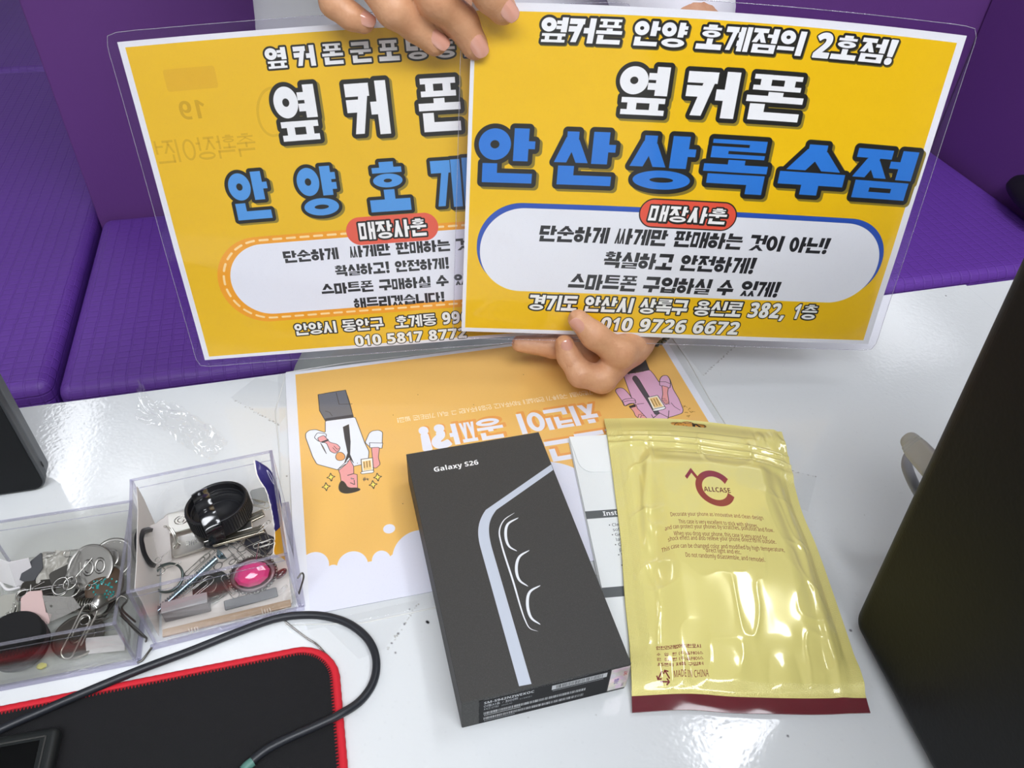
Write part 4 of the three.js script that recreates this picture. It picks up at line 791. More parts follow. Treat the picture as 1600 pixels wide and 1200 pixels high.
item('key', 'silver key with a square engraved head beside the screw cap', 'key', null, [-0.1112,0.0135,-0.3101], [-0.0983,0.0125,-0.3128], 0.05, (t) => {
  const kh = part('key_head', keyPlate(0.0175, 0.0145), nickel, t);
  const spiral = []; for (let k = 0; k < 30; k++) { const a = k * 0.42, r = 0.0012 + k * 0.00011; spiral.push([Math.cos(a) * r, 0.0021, Math.sin(a) * r * 0.8]); } part('scroll_relief', tube(spiral, 0.0003, 5, 2), steel, kh);
  part('key_blade', bake(rbox(0.024, 0.0017, 0.005, 0.0004), [0.019, 0.001, 0]), nickel, t);
});
item('key', 'silver key with a round hole in its stamped head, hung on the split ring', 'key', null, [-0.1079,0.0105,-0.2954], [-0.0931,0.0125,-0.2963], 0.08, (t) => {
  const s = rrShape(0.0175, 0.0125, 0.002), h = new THREE.Path(); h.absarc(-0.006, 0, 0.0018, 0, Math.PI * 2, true); s.holes.push(h);
  part('key_head', slab(s, 0.002, 0.0003), nickel, t); part('stamp_frame', merge([0.004, 0.0024].map((d) => bake(rbox(0.006, 0.0003, 0.0004, 0.0001, 1), [0.002, 0.0021, d - 0.003])).concat([-1, 0, 1, 2].map((k) => bake(rbox(0.0004, 0.0003, 0.003, 0.0001, 1), [0.002 + k * 0.0012, 0.0021, 0.001])))), steel, t);
  part('key_blade', bake(rbox(0.028, 0.0018, 0.0052, 0.0005), [0.0215, 0.001, 0]), nickel, t); part('key_teeth', merge([0, 1, 2, 3, 4].map((k) => bake(rbox(0.0024, 0.0016, 0.0012 + (k % 3) * 0.0005, 0.0003, 1), [0.014 + k * 0.004, 0.001, 0.0028]))), nickel, t);
});
item('key', 'long flat key blade sticking out to the right below the screw cap', 'key', null, [-0.0872,0.0145,-0.2918], [-0.0593,0.017,-0.2936], 0.1, (t, L) => { part('key_blade', rbox(L, 0.0019, 0.005, 0.0005), brass, t); part('groove', bake(rbox(L * 0.9, 0.0004, 0.0007, 0.0001, 1), [0, 0.0009, 0.0004]), darkSteel, t); });
item('key', 'narrow flat key tip pointing up right behind the screw cap', 'key', null, [-0.0738,0.016,-0.3005], [-0.0589,0.019,-0.3038], 0.2, (t, L) => { part('key_blade', rbox(L, 0.0016, 0.0048, 0.0005), brass, t); part('groove', bake(rbox(L * 0.9, 0.0004, 0.0007, 0.0001, 1), [0, 0.0008, 0]), darkSteel, t); });
{
  const t = thing('split_ring', 'silver split ring standing through the head of the key', 'ring'), c = V(-0.113,0.013,-0.3027), N = [];
  for (let k = 0; k <= 44; k++) { const a = (k / 44) * Math.PI * 3.9; N.push(V(Math.cos(a) * 0.0085, (k / 44 - 0.5) * 0.002, Math.sin(a) * 0.0085).applyEuler(new THREE.Euler(0.5, 0.55, 0.95)).add(c)); }
  part('ring_coil', tube(N, 0.0006, 7, 3), nickel, t); settle(t);
}
item('rubber_hook', 'thick black rubber strap curved like a hook against the left wall', 'strap', null, [-0.118,0.036,-0.2927], [-0.1163,0.022,-0.2774], 0, (t) => {
  const t0 = [[-0.1171,0.028,-0.2988], [-0.1169,0.041,-0.2863], [-0.1171,0.0428,-0.2786], [-0.1169,0.039,-0.2741], [-0.1164,0.0305,-0.2739], [-0.1158,0.02,-0.278]].map((p) => V(...p)), c = new THREE.CatmullRomCurve3(t0.map((p) => t.worldToLocal(p.clone())));
  t.updateMatrixWorld(true); const cc = new THREE.CatmullRomCurve3(t0.map((p) => t.worldToLocal(p.clone())));
  const up = V(0.75, 0.25, 0.6).applyQuaternion(t.quaternion.clone().invert()).normalize();
  part('strap', sheet((u, v) => { const p = cc.getPointAt(v), w = 0.0058 * (v < 0.9 ? 1 : 1 - (v - 0.9) * 5); return p.addScaledVector(up, (u - 0.5) * w); }, 6, 40, 0.0018).both, blackRubber, t);
});
{
  const t = thing('paper_scrap', 'torn grey white card standing behind the split ring', 'paper');
  const q = [[-0.1197,0.024,-0.3036], [-0.109,0.026,-0.3072], [-0.111,0.004,-0.2918], [-0.1224,0.004,-0.2944]].map((p) => V(...p));
  part('card', sheet((u, v) => q[0].clone().multiplyScalar((1 - u) * (1 - v)).addScaledVector(q[1], u * (1 - v)).addScaledVector(q[2], u * v).addScaledVector(q[3], (1 - u) * v).add(V(0, 0.0006 * noise(u * 5, v * 5), 0.001 * Math.sin(u * 4))), 10, 12, 0.0004).both, std('#c9c3bf', 0.7), t); settle(t);
}
{
  const t = thing('paper_scrap', 'plain white card lining the left wall and floor of the right tray', 'paper');
  const q = [[-0.124,0.046,-0.3173], [-0.1206,0.046,-0.3153], [-0.1207,0.004,-0.2996], [-0.1179,0.043,-0.2497]].map((p) => V(...p));
  const M = new THREE.Matrix4().makeRotationY(0.0835).setPosition(-0.0832, 0, -0.283), L = [[-0.0343, 0.0455, -0.0335], [-0.0343, 0.0455, 0.0335], [-0.0343, 0.0035, 0.0335], [-0.0335, 0.0035, -0.0325]].map((p) => V(...p).applyMatrix4(M));
  part('card', sheet((u, v) => L[0].clone().multiplyScalar((1 - u) * (1 - v)).addScaledVector(L[1], u * (1 - v)).addScaledVector(L[2], u * v).addScaledVector(L[3], (1 - u) * v).add(V(0.0003 * noise(u * 4, v * 4) + 0.0006 * Math.sin(u * 3.1) * (1 - v), 0, 0)), 12, 8, 0.0004).both, std('#d8d3ce', 0.7), t);
  part('floor_card', slab(rrShape(0.066, 0.068, 0.001), 0.0006, 0, 0.002).applyMatrix4(M), std('#d2cbc4', 0.75), t); settle(t);
}
item('screw', 'long bluish zinc screw lying aslant with its head up right', 'screw', null, [-0.1184,0.0045,-0.2588], [-0.0811,0.0155,-0.2833], 0, (t, L) => {
  const zinc = std('#a9c0cc', 0.25, { metalness: 1 });
  const sh = part('shank', bake(new THREE.CylinderGeometry(0.0015, 0.0013, L * 0.86, 12), [-L * 0.03, 0, 0], [0, 0, -Math.PI / 2]), zinc, t); part('tip', bake(new THREE.ConeGeometry(0.0012, L * 0.08, 12), [-L * 0.5, 0, 0], [0, 0, Math.PI / 2]), zinc, t);
  const p = []; for (let k = 0; k <= 336; k++) { const a = (k / 12) * Math.PI * 2; p.push([lerp(-L * 0.48, L * 0.4, k / 336), Math.cos(a) * 0.0017, Math.sin(a) * 0.0017]); } part('screw_thread', tube(p, 0.0004, 5, 1), zinc, sh);
  const hd = part('screw_head', bake(new THREE.LatheGeometry([[0.0001, 0.003], [0.0036, 0.003], [0.0038, 0.0026], [0.0014, 0], [0.0001, 0]].map(([x, y]) => new THREE.Vector2(x, y)), 20), [L * 0.42, 0, 0], [0, 0, -Math.PI / 2]), zinc, t); part('cross_slot', merge([rbox(0.0003, 0.004, 0.0008, 0.0001, 1), rbox(0.0003, 0.0008, 0.004, 0.0001, 1)].map((g) => g.translate(L * 0.42 + 0.0031, 0, 0))), darkSteel, hd);
});
item('gem_ornament', 'bright pink faceted gem in a dark beaded oval frame', 'ornament', null, [-0.0731,0.0175,-0.263], [-0.0573,0.0185,-0.2641], 0.45, (t) => {
  const g = new THREE.SphereGeometry(1, 10, 7).toNonIndexed(); g.computeVertexNormals();
  part('gem', bake(g, [0, 0.001, 0], null, [0.0094, 0.0052, 0.0068]), phys('#f5559c', 0.08, { transmission: 0.4, thickness: 0, clearcoat: 1, clearcoatRoughness: 0.03, flatShading: true }), t);
  const set = part('setting', bake(new THREE.TorusGeometry(0.0084, 0.0021, 8, 40), [0, -0.0012, 0], [Math.PI / 2, 0, 0], [1.2, 0.92, 1]), std('#5a4a4c', 0.35, { metalness: 0.8 }), t);
  part('bead_row', merge(Array.from({ length: 38 }, (_, k) => bake(new THREE.SphereGeometry(0.00075, 7, 5), [Math.cos((k * Math.PI) / 19) * 0.0122, -0.0004, Math.sin((k * Math.PI) / 19) * 0.0096]))), darkSteel, set);
  part('needle', wire([[0.003, 0.002, -0.006], [0.0075, 0.012, -0.013]], 0.0003, 5, 2), steel, t);
});
{
  const t = thing('torn_card', 'torn violet and yellow card standing against the right wall', 'card');
  const map = canvasTex(256, 512, (g, w, h) => { g.fillStyle = '#2d2468'; g.fillRect(0, 0, w, h); g.fillStyle = '#e0a010'; g.beginPath(); g.moveTo(0, 400); g.lineTo(w, 330); g.lineTo(w, h); g.lineTo(0, h); g.fill(); g.strokeStyle = '#e8e6ee'; g.lineWidth = 9; g.beginPath(); g.ellipse(190, 120, 22, 38, 0.2, 0, 7); g.stroke(); g.fillStyle = '#e0a010'; g.beginPath(); g.ellipse(215, 300, 26, 60, 0.1, 0, 7); g.fill(); g.fillStyle = '#a9741a'; g.fillRect(190, 255, 12, 90); });
  const edge = [], back = [];
  const a = new THREE.CatmullRomCurve3([[-0.0592,0.046,-0.3193], [-0.0582,0.04,-0.3114], [-0.0549,0.034,-0.3061], [-0.0531,0.0275,-0.2944], [-0.053,0.021,-0.2856], [-0.0549,0.014,-0.2777]].map((p) => V(...p))), b = new THREE.CatmullRomCurve3([[-0.0585,0.0455,-0.3193], [-0.0515,0.0455,-0.3112], [-0.0475,0.042,-0.2976], [-0.0468,0.035,-0.2846], [-0.0464,0.029,-0.2735], [-0.0477,0.019,-0.267]].map((p) => V(...p)));
  part('card', sheet((u, v) => { const p = a.getPointAt(v).lerp(b.getPointAt(v), u); p.x += 0.0008 * Math.sin(u * 3) + (u < 0.05 ? 0.0005 * noise(v * 60, 1) : 0); return p; }, 12, 40, 0.0004).both, phys('#ffffff', 0.35, { map, clearcoat: 0.4 }), t);
  part('white_edge', tube(Array.from({ length: 30 }, (_, k) => a.getPointAt(k / 29).add(V(0.0003 * noise(k * 1.7, 4), 0, 0))), 0.00045, 5, 2), std('#efeae2', 0.8), t); settle(t);
}
item('finger_ring', 'plain dark metal ring lying near the front of the right tray', 'ring', null, [-0.1185,0.0075,-0.279], [-0.1038,0.0085,-0.2783], 0.35, (t) => { part('band', bake(new THREE.LatheGeometry([[0.0072, -0.001], [0.0082, -0.0011], [0.0084, 0], [0.0082, 0.0011], [0.0072, 0.001], [0.0071, 0], [0.0072, -0.001]].map(([x, y]) => new THREE.Vector2(x, y)), 40), [0, 0, 0]), std('#6f7a77', 0.3, { metalness: 1 }), t); });
item('coin', 'worn grey coin under the screw near the front wall of the right tray', 'coin', null, [-0.0954,0.0045,-0.2706], [-0.0832,0.0055,-0.2693], 0.1, (t) => disc(t, 0.0098, 0.0016, darkSteel, 'coin_body', bust(0.0098)));
item('magnet_block', 'grey rectangular magnet block at the front wall of the right tray', 'magnet', null, [-0.1123,0.0085,-0.2564], [-0.0886,0.0085,-0.2581], 0, (t) => { part('block', rbox(0.0228, 0.0085, 0.0062, 0.0004, 2), std('#7b7779', 0.4, { metalness: 0.5 }), t); part('top_plate', rbox(0.0228, 0.0008, 0.0062, 0.0002, 1).translate(0, 0.0046, 0), std('#b0aeb0', 0.4, { metalness: 0.4 }), t); });
item('plastic_strip', 'dull black plastic strip below the pink gem', 'strip', null, [-0.0817,0.007,-0.255], [-0.0546,0.007,-0.2577], 0.4, (t, L) => part('strip', rbox(L, 0.0016, 0.0052, 0.0006), std('#3a393c', 0.5), t));
item('wood_strip', 'pale wooden strip along the bottom of the right tray', 'strip', null, [-0.1139,0.0028,-0.248], [-0.0473,0.0028,-0.252], 0, (t, L) => part('strip', boxUV(rbox(L * 0.97, 0.0016, 0.0042, 0.0004)), std('#b39a80', 0.65, { bumpMap: peel, bumpScale: 0.0002 }), t));
item('bead', 'small dark red bead at the right wall behind the pink gem', 'bead', null, [-0.0532,0.012,-0.264], [-0.0501,0.012,-0.2666], 0, (t) => part('bead_body', bake(new THREE.SphereGeometry(0.0026, 16, 12), [0, 0, 0], null, [1.5, 0.8, 0.8]), phys('#4d1a20', 0.2, { clearcoat: 1 }), t));
item('plastic_chip', 'clear plastic chip standing in the far right corner of the right tray', 'plastic piece', null, [-0.0646,0.02,-0.3153], [-0.0575,0.021,-0.3154], 1.1, (t) => part('chip', slab(rrShape(0.0085, 0.0095, 0.0016), 0.0008, 0.0002), phys('#c9cac8', 0.15, { transmission: 0.6, thickness: 0 }), t));
clip('paper clip nearest the screw head in the right tray', [-0.0788,0.0125,-0.2886], [-0.0703,0.0105,-0.277], 0.2);
clip('paper clip lying across others left of the torn card', [-0.0714,0.0145,-0.29], [-0.0603,0.0125,-0.2778], 0.3, false, darkSteel);
clip('upright paper clip at the edge of the torn card', [-0.0623,0.0155,-0.2966], [-0.0563,0.0125,-0.2791], 0.6, false, darkSteel);
clip('paper clip in the middle of the right tray by the screw', [-0.102,0.0075,-0.2785], [-0.0897,0.0105,-0.288], -0.2, false, darkSteel);
clip('paper clip seen through the front wall of the right tray', [-0.1019,0.0075,-0.2628], [-0.0879,0.0085,-0.2736], 0.2);
clip('small paper clip in the front right corner of the right tray', [-0.0549,0.0055,-0.2566], [-0.0493,0.0075,-0.2604], 0.1);
clip('paper clip under the pink gem at its left', [-0.0827,0.0085,-0.2725], [-0.0754,0.0055,-0.2597], 0.2);
clip('large paper clip at the far right behind the screw cap', [-0.0688,0.0195,-0.3141], [-0.0557,0.0185,-0.3084], 0.2, true, brass);
clip('paper clip right of the screw cap, round end up', [-0.0638,0.017,-0.2911], [-0.0557,0.0195,-0.2967], -0.2);
clip('dark paper clip under the key blades', [-0.0941,0.0095,-0.2841], [-0.0852,0.0115,-0.2908], 0.1, false, darkSteel);
simPin('metal pin with its loop on the finger ring', [-0.1175,0.0105,-0.281], [-0.1037,0.0125,-0.2841], 0.2, steel);
simPin('metal pin with a curved loop left of the finger ring', [-0.1166,0.014,-0.2858], [-0.1091,0.0165,-0.2901], 0.7, steel);
simPin('metal pin lying between the screw and the pink gem', [-0.0872,0.0085,-0.2789], [-0.0763,0.0115,-0.2843], 0.3);
simPin('metal pin half under the pink gem frame', [-0.079,0.0105,-0.2789], [-0.0697,0.0135,-0.2825], -0.2);
// clips that hang over the tray walls
function bent(label, pts, r = 0.0005, mat = steel, name = 'paper_clip', cat = 'paper clip') { const t = thing(name, label, cat); part('bent_wire', wire(pts, r, 7, 5), mat, t); return settle(t); }
bent('opened paper clip hooked over the front left corner of the right tray', [[-0.1209,0.002,-0.2477], [-0.1253,0.031,-0.2465], [-0.1257,0.036,-0.2485], [-0.124,0.037,-0.2508], [-0.1211,0.035,-0.2495], [-0.1247,0.031,-0.2482], [-0.1221,0.018,-0.2478]], 0.00055, darkSteel);
bent('second paper clip hanging beside the front left corner of the right tray', [[-0.1268,0.026,-0.2477], [-0.1222,0.006,-0.247], [-0.1206,0.003,-0.247], [-0.1211,0.002,-0.2458]], 0.0005, darkSteel);
bent('wire hook clipped over the right wall of the right tray', [[-0.0437,0.004,-0.2562], [-0.0396,0.0145,-0.2598], [-0.0403,0.0165,-0.2601], [-0.0425,0.0155,-0.2581]], 0.0005, darkSteel);
bent('bent wire end on the desk between the two trays', [[-0.1242,0.001,-0.2354], [-0.1224,0.001,-0.2358], [-0.1198,0.0025,-0.2379], [-0.1172,0.0045,-0.2397]], 0.0006, darkSteel);
bent('long wire across the right wall of the left tray', [[-0.1457,0.018,-0.2568], [-0.1359,0.026,-0.2549], [-0.1218,0.036,-0.2536]], 0.0006, darkSteel);
bent('straightened paper clip lying on the desk in front of the right tray', [[-0.0534,0.0008,-0.245], [-0.0518,0.0008,-0.2427], [-0.0405,0.0008,-0.2296], [-0.0377,0.0011,-0.2269], [-0.0359,0.0008,-0.2248], [-0.0289,0.0008,-0.2141]], 0.00055, steel);
// ---- left tray
item('folded_paper', 'small folded white paper box in the far left of the left tray', 'paper', null, [-0.1932,0.017,-0.2978], [-0.183,0.017,-0.2944], 0, (t) => { part('folded_panel', bake(rbox(0.012, 0.017, 0.0005, 0.0002, 1), [-0.003, 0, 0.003], [-0.25, -0.25, 0]), std('#e4e2e2', 0.7), t); part('folded_panel', bake(rbox(0.009, 0.0165, 0.0005, 0.0002, 1), [0.0068, 0, 0.0022], [-0.25, 0.5, 0]), std('#d6d3d4', 0.7), t); part('curled_tab', tube([[-0.008, -0.009, 0.004], [-0.003, -0.0105, 0.007], [0.004, -0.009, 0.0055]], 0.0009, 6, 5), std('#d8d6d6', 0.7), t); });
item('plastic_shard', 'dark grey pointed plastic blade beside the folded white paper', 'plastic piece', null, [-0.1819,0.0125,-0.2886], [-0.1723,0.0225,-0.298], 0.5, (t, L) => part('blade', slab([[-L * 0.5, -0.003], [-L * 0.1, -0.0045], [L * 0.5, -0.0004], [L * 0.5, 0.0004], [L * 0.1, 0.0045], [-L * 0.5, 0.0035]], 0.001, 0.0003), std('#3f4043', 0.4), t));
item('plastic_bag', 'small crumpled translucent bag in the middle of the left tray', 'bag', null, [-0.1742,0.0165,-0.2928], [-0.1627,0.0165,-0.2914], 0.35, (t) => part('bag_film', sheet((u, v) => V((u - 0.5) * 0.0155 * (1 - 0.15 * v), 0.0016 * noise(u * 5, v * 5) + 0.0014 * noise(u * 11, v * 9), (v - 0.5) * 0.0185), 24, 24, 0.0006).both, phys('#bdbab1', 0.3, { transmission: 0.35, thickness: 0 }), t));
item('coin', 'large grey coin leaning with its number side up in the left tray', 'coin', null, [-0.155,0.0175,-0.2867], [-0.1408,0.0195,-0.2855], 0.5, (t) => disc(t, 0.0122, 0.0017, std('#9b9994', 0.32, { metalness: 1 }), 'coin_body', digits(0.0122)));
item('coin', 'bright silver coin with a relief portrait at the right wall of the left tray', 'coin', null, [-0.1437,0.0155,-0.2923], [-0.1334,0.0165,-0.291], 0.35, (t) => disc(t, 0.0114, 0.0017, nickel, 'coin_body', bust(0.0114)));
item('brooch', 'round brown brooch with teal glitter at the right wall of the left tray', 'brooch', null, [-0.1478,0.0135,-0.2771], [-0.1343,0.0145,-0.2745], 0.25, (t) => {
  part('disc', bake(new THREE.SphereGeometry(1, 28, 14), [0, 0, 0], null, [0.0102, 0.0022, 0.0108]), std('#4a3a2c', 0.45), t); const teal = phys('#2f8f8c', 0.2, { clearcoat: 1 });
  part('glitter', merge(Array.from({ length: 46 }, () => bake(new THREE.OctahedronGeometry(0.0007), [(rnd() - 0.5) * 0.014, 0.0021, (rnd() - 0.3) * 0.011], [rnd(), rnd(), rnd()]))), teal, t); });
item('coin', 'grey coin lying on the floor at the front of the left tray', 'coin', null, [-0.1647,0.0035,-0.2571], [-0.1432,0.0035,-0.2537], 0.03, (t) => disc(t, 0.0126, 0.0017, std('#a09b93', 0.35, { metalness: 1 }), 'coin_body', digits(0.0126)));
item('bolt', 'dark threaded bolt with a round head in the left tray', 'bolt', null, [-0.1573,0.0125,-0.2695], [-0.1374,0.0135,-0.2638], 0, (t, L) => {
  part('shank', bake(new THREE.CylinderGeometry(0.0026, 0.0026, L * 0.62, 16), [-L * 0.16, 0, 0], [0, 0, Math.PI / 2]), darkSteel, t); const p = []; for (let k = 0; k <= 108; k++) { const a = (k / 12) * Math.PI * 2; p.push([lerp(-L * 0.46, L * 0.14, k / 108), Math.cos(a) * 0.0029, Math.sin(a) * 0.0029]); } part('screw_thread', tube(p, 0.0005, 5, 1), darkSteel, t);
  part('bolt_head', bake(new THREE.SphereGeometry(0.0056, 24, 14, 0, Math.PI * 2, 0, Math.PI * 0.55), [L * 0.22, 0, 0], [0, 0, -Math.PI / 2], [1, 0.8, 1]), std('#c4c3be', 0.3, { metalness: 1 }), t); });
item('paper_tag', 'pinkish paper tag behind the front wall of the left tray', 'tag', null, [-0.1752,0.0185,-0.2666], [-0.1645,0.0185,-0.2662], 0.9, (t) => { part('tag_card', slab([[-0.007, -0.006], [-0.003, -0.009], [0.003, -0.0085], [0.0035, 0.003], [0.006, 0.0045], [0.004, 0.009], [-0.005, 0.009], [-0.0085, 0.005]], 0.0005), std('#c3a8a4', 0.6), t); part('clear_sleeve', slab([[0.003, -0.006], [0.017, -0.003], [0.02, 0.003], [0.012, 0.006], [0.005, 0.008]], 0.0004).translate(0, 0.0004, 0), phys('#d8d6d2', 0.12, { transmission: 0.75, thickness: 0 }), t); part('rivet', bake(new THREE.CylinderGeometry(0.0007, 0.0007, 0.0006, 10), [0.0065, 0.0006, 0]), steel, t); });
clip('paper clip lying level in the middle of the left tray', [-0.1817,0.0165,-0.2759], [-0.1524,0.0165,-0.2751], 0.15, true);
clip('large shiny paper clip standing at the front wall of the left tray', [-0.1562,0.0075,-0.2419], [-0.1415,0.0235,-0.2588], 0.35, true, nickel);
clip('paper clip at the far wall of the left tray above the large coin', [-0.1613,0.0205,-0.2959], [-0.1455,0.0205,-0.2941], 0.5, false, steel);
clip('paper clip under the paper tag in the left tray', [-0.174,0.009,-0.2613], [-0.1667,0.0125,-0.2605], 0.5);
clip('paper clip bent open under the brooch', [-0.16,0.0105,-0.2724], [-0.1474,0.0135,-0.277], 0.3, false, darkSteel);
simPin('long metal pin with forked end over the large coin', [-0.1628,0.0175,-0.2736], [-0.153,0.0235,-0.2941], 0.5, std('#8d8c88', 0.3, { metalness: 1 }));
simPin('metal pin leaning on the large coin', [-0.1591,0.0175,-0.2759], [-0.1467,0.0215,-0.2897], 0.2, steel);
simPin('metal pin with a round loop left of the level paper clip', [-0.1761,0.0125,-0.2666], [-0.175,0.0205,-0.28], 0.4, std('#8d8c88', 0.3, { metalness: 1 }));
simPin('metal pin at the left end of the left tray', [-0.1872,0.0115,-0.2687], [-0.1833,0.0155,-0.2744], 0.3, steel);
item('metal_plate', 'dark flat metal plate beside the large coin', 'metal plate', null, [-0.168,0.0145,-0.2842], [-0.1563,0.0165,-0.2877], 0.3, (t, L) => part('plate', slab(rrShape(L, 0.0095, 0.002), 0.0009, 0.0002), std('#5d5b57', 0.4, { metalness: 0.9 }), t));
item('paper_scrap', 'white scrap of paper at the front right corner of the left tray', 'paper', null, [-0.1476,0.0045,-0.2464], [-0.1314,0.0075,-0.2458], 0.5, (t) => part('scrap', sheet((u, v) => V((u - 0.5) * 0.019, 0.0006 * noise(u * 4, v * 3), (v - 0.5) * 0.008 + 0.003 * (u - 0.5)), 14, 8, 0.0004).both, std('#dcd9dc', 0.7), t));
item('textile_roll', 'black fabric covered round disc at the front left of the left tray', 'disc', null, [-0.1885,0.0125,-0.2543], [-0.1698,0.0125,-0.2515], 0.05, (t) => { part('disc', new THREE.LatheGeometry([[0.0001, -0.007], [0.0128, -0.007], [0.0138, -0.005], [0.0138, 0.005], [0.0125, 0.007], [0.0001, 0.0066]].map(([x, y]) => new THREE.Vector2(x, y)), 40), std('#0f0f11', 0.95), t); part('side_band', new THREE.LatheGeometry([[0.0138, -0.003], [0.01405, -0.002], [0.01405, 0.0005], [0.0138, 0.001]].map(([x, y]) => new THREE.Vector2(x, y)), 40), std('#3c3236', 0.8), t); });
item('plastic_chip', 'clear plastic piece in front of the folded white paper', 'plastic piece', null, [-0.1911,0.0125,-0.276], [-0.1838,0.0125,-0.2754], 0.4, (t) => part('chip', slab(rrShape(0.0105, 0.011, 0.003), 0.001, 0.0003), phys('#cfcec6', 0.12, { transmission: 0.6, thickness: 0 }), t));
for (const [i, p] of [[-0.1863,0.0065,-0.2711], [-0.1843,0.0065,-0.2712], [-0.1743,0.0028,-0.2425]].entries()) item('yellow_bit', ['yellow crumb beside the black disc in the left tray', 'second yellow crumb touching the first in the left tray', 'yellow crumb on the floor at the front wall of the left tray'][i], 'crumb', null, p, null, 0.2, (t) => part('crumb', bake(new THREE.DodecahedronGeometry(0.0018), [0, 0, 0], null, [1.4, 0.7, 1]), std('#c9c13e', 0.6), t));
bent('silver wire loop above the yellow crumbs in the left tray', [[-0.188,0.0095,-0.2691], [-0.1841,0.0125,-0.2689], [-0.1818,0.0165,-0.2714], [-0.1832,0.0165,-0.2727]], 0.0005, nickel, 'wire_loop', 'wire');


// more of the heap in both trays
clip('paper clip leaning on the rear wall right of the screw cap', [-0.0682,0.0175,-0.3022], [-0.0588,0.0195,-0.3022], 0.4, false, darkSteel);
clip('paper clip between the key blade and the screw head', [-0.0828,0.0145,-0.2926], [-0.0724,0.0135,-0.2865], 0.2, false, steel);
clip('paper clip right of the pink gem frame', [-0.0577,0.0125,-0.2739], [-0.0502,0.0145,-0.2808], 0.5, false, steel);
clip('paper clip whose end crosses the pink gem needle', [-0.0652,0.0145,-0.2841], [-0.0544,0.0155,-0.2855], 0.3, false, nickel);
clip('paper clip on the floor left of the plastic strip', [-0.0908,0.004,-0.2585], [-0.0833,0.0045,-0.2637], 0.05, false, nickel);
simPin('metal pin crossing the paper clips left of the torn card', [-0.0739,0.0145,-0.2838], [-0.0614,0.0155,-0.2871], 0.1, darkSteel);
simPin('metal pin beside the shank of the screw', [-0.098,0.0085,-0.2716], [-0.0857,0.0115,-0.2797], 0.2, darkSteel);
item('plastic_shard', 'black flat shard under the screw cap', 'plastic piece', null, [-0.096,0.0115,-0.2977], [-0.0726,0.0125,-0.2918], 0.15, (t, L) => part('blade', slab([[-L * 0.5, -0.004], [L * 0.4, -0.0055], [L * 0.5, 0.001], [0.001, 0.0055], [-L * 0.45, 0.004]], 0.0012, 0.0003), std('#242427', 0.4), t));
item('plastic_shard', 'dark shard behind the paper clips at the torn card', 'plastic piece', null, [-0.0717,0.0085,-0.2982], [-0.0555,0.0085,-0.2865], 0.1, (t, L) => part('blade', slab([[-L * 0.5, -0.006], [L * 0.5, -0.005], [L * 0.45, 0.007], [-L * 0.3, 0.006]], 0.0012, 0.0003), std('#35343a', 0.4), t));
item('plastic_shard', 'brownish black shard under the brooch', 'plastic piece', null, [-0.159,0.0085,-0.2777], [-0.136,0.0085,-0.2673], 0.1, (t, L) => part('blade', slab([[-L * 0.5, -0.007], [L * 0.5, -0.006], [L * 0.45, 0.008], [-L * 0.4, 0.007]], 0.0015, 0.0003), std('#2b2825', 0.45), t));
item('metal_plate', 'dark flat metal plate under the level paper clip', 'metal plate', null, [-0.1837,0.0115,-0.2833], [-0.1657,0.0125,-0.2807], 0.2, (t, L) => part('plate', slab(rrShape(L, 0.011, 0.002), 0.001, 0.0002), std('#46443f', 0.45, { metalness: 0.7 }), t));
clip('paper clip on the dark plate in the left tray', [-0.1782,0.0145,-0.2728], [-0.164,0.0165,-0.2735], 0.3, false, steel);
clip('paper clip under the bolt in the left tray', [-0.1645,0.0095,-0.2679], [-0.1526,0.0105,-0.2666], 0.1, false, darkSteel);
clip('paper clip beside the bolt head in the left tray', [-0.1445,0.0095,-0.2583], [-0.1332,0.0125,-0.26], 0.4, false, darkSteel);
clip('paper clip standing behind the plastic bag in the left tray', [-0.1749,0.0185,-0.2982], [-0.1658,0.0205,-0.2975], 0.6, false, steel);
simPin('metal pin lying over the dark plate in the left tray', [-0.1829,0.0155,-0.2784], [-0.1696,0.0185,-0.2818], 0.2, steel);
simPin('metal pin under the bolt head in the left tray', [-0.1528,0.0075,-0.2615], [-0.138,0.0095,-0.2589], 0.1, steel);
simPin('metal pin with its needle on the brooch', [-0.1494,0.0165,-0.2744], [-0.141,0.0185,-0.2775], 0.3, steel);

// ------------------------------------------------------------------ clear tape pieces and wrapping film on the desk
function tape(label, pts, teeth) {
  const p = pairs(pts, 0.001), out = [];
  p.forEach((a, i) => { const b = p[(i + 1) % p.length]; out.push(a); if (teeth.includes(i)) for (let k = 1; k < 24; k++) { const t = k / 24, n = [b[1] - a[1], a[0] - b[0]], l = Math.hypot(...n), e = k % 2 ? 0.0006 : -0.0002; out.push([lerp(a[0], b[0], t) + (n[0] / l) * e, lerp(a[1], b[1], t) + (n[1] / l) * e]); } });
  const t = thing('clear_tape', label, 'tape'), m = part('tape_film', slab(out, 0.00012, 0, 0.0002), phys('#ffffff', 0.12, { transmission: 1, thickness: 0, ior: 1.45 }), t); m.castShadow = false; return settle(t);
}
tape('piece of clear tape with a toothed end right of the place mat', [246.1,-412.6,248.7,-380.7,288.8,-408.6,284.5,-433.8], [1]);
tape('piece of clear tape with a toothed end left of the place mat', [-83.3,-426.5,-51.6,-393.1,-46.8,-400.8,-47.1,-433.8,-66.2,-444.7], [0]);
tape('piece of clear tape on the desk right of the pouch', [263.8,-284,280.6,-274.7,260.2,-250,254.1,-256.4], [0]);
tape('piece of clear tape below the near edge of the place mat', [-34.2,-238.9,6.7,-240.4,18.9,-240.5,-3.2,-215.7,-16.5,-213.2], [2]);
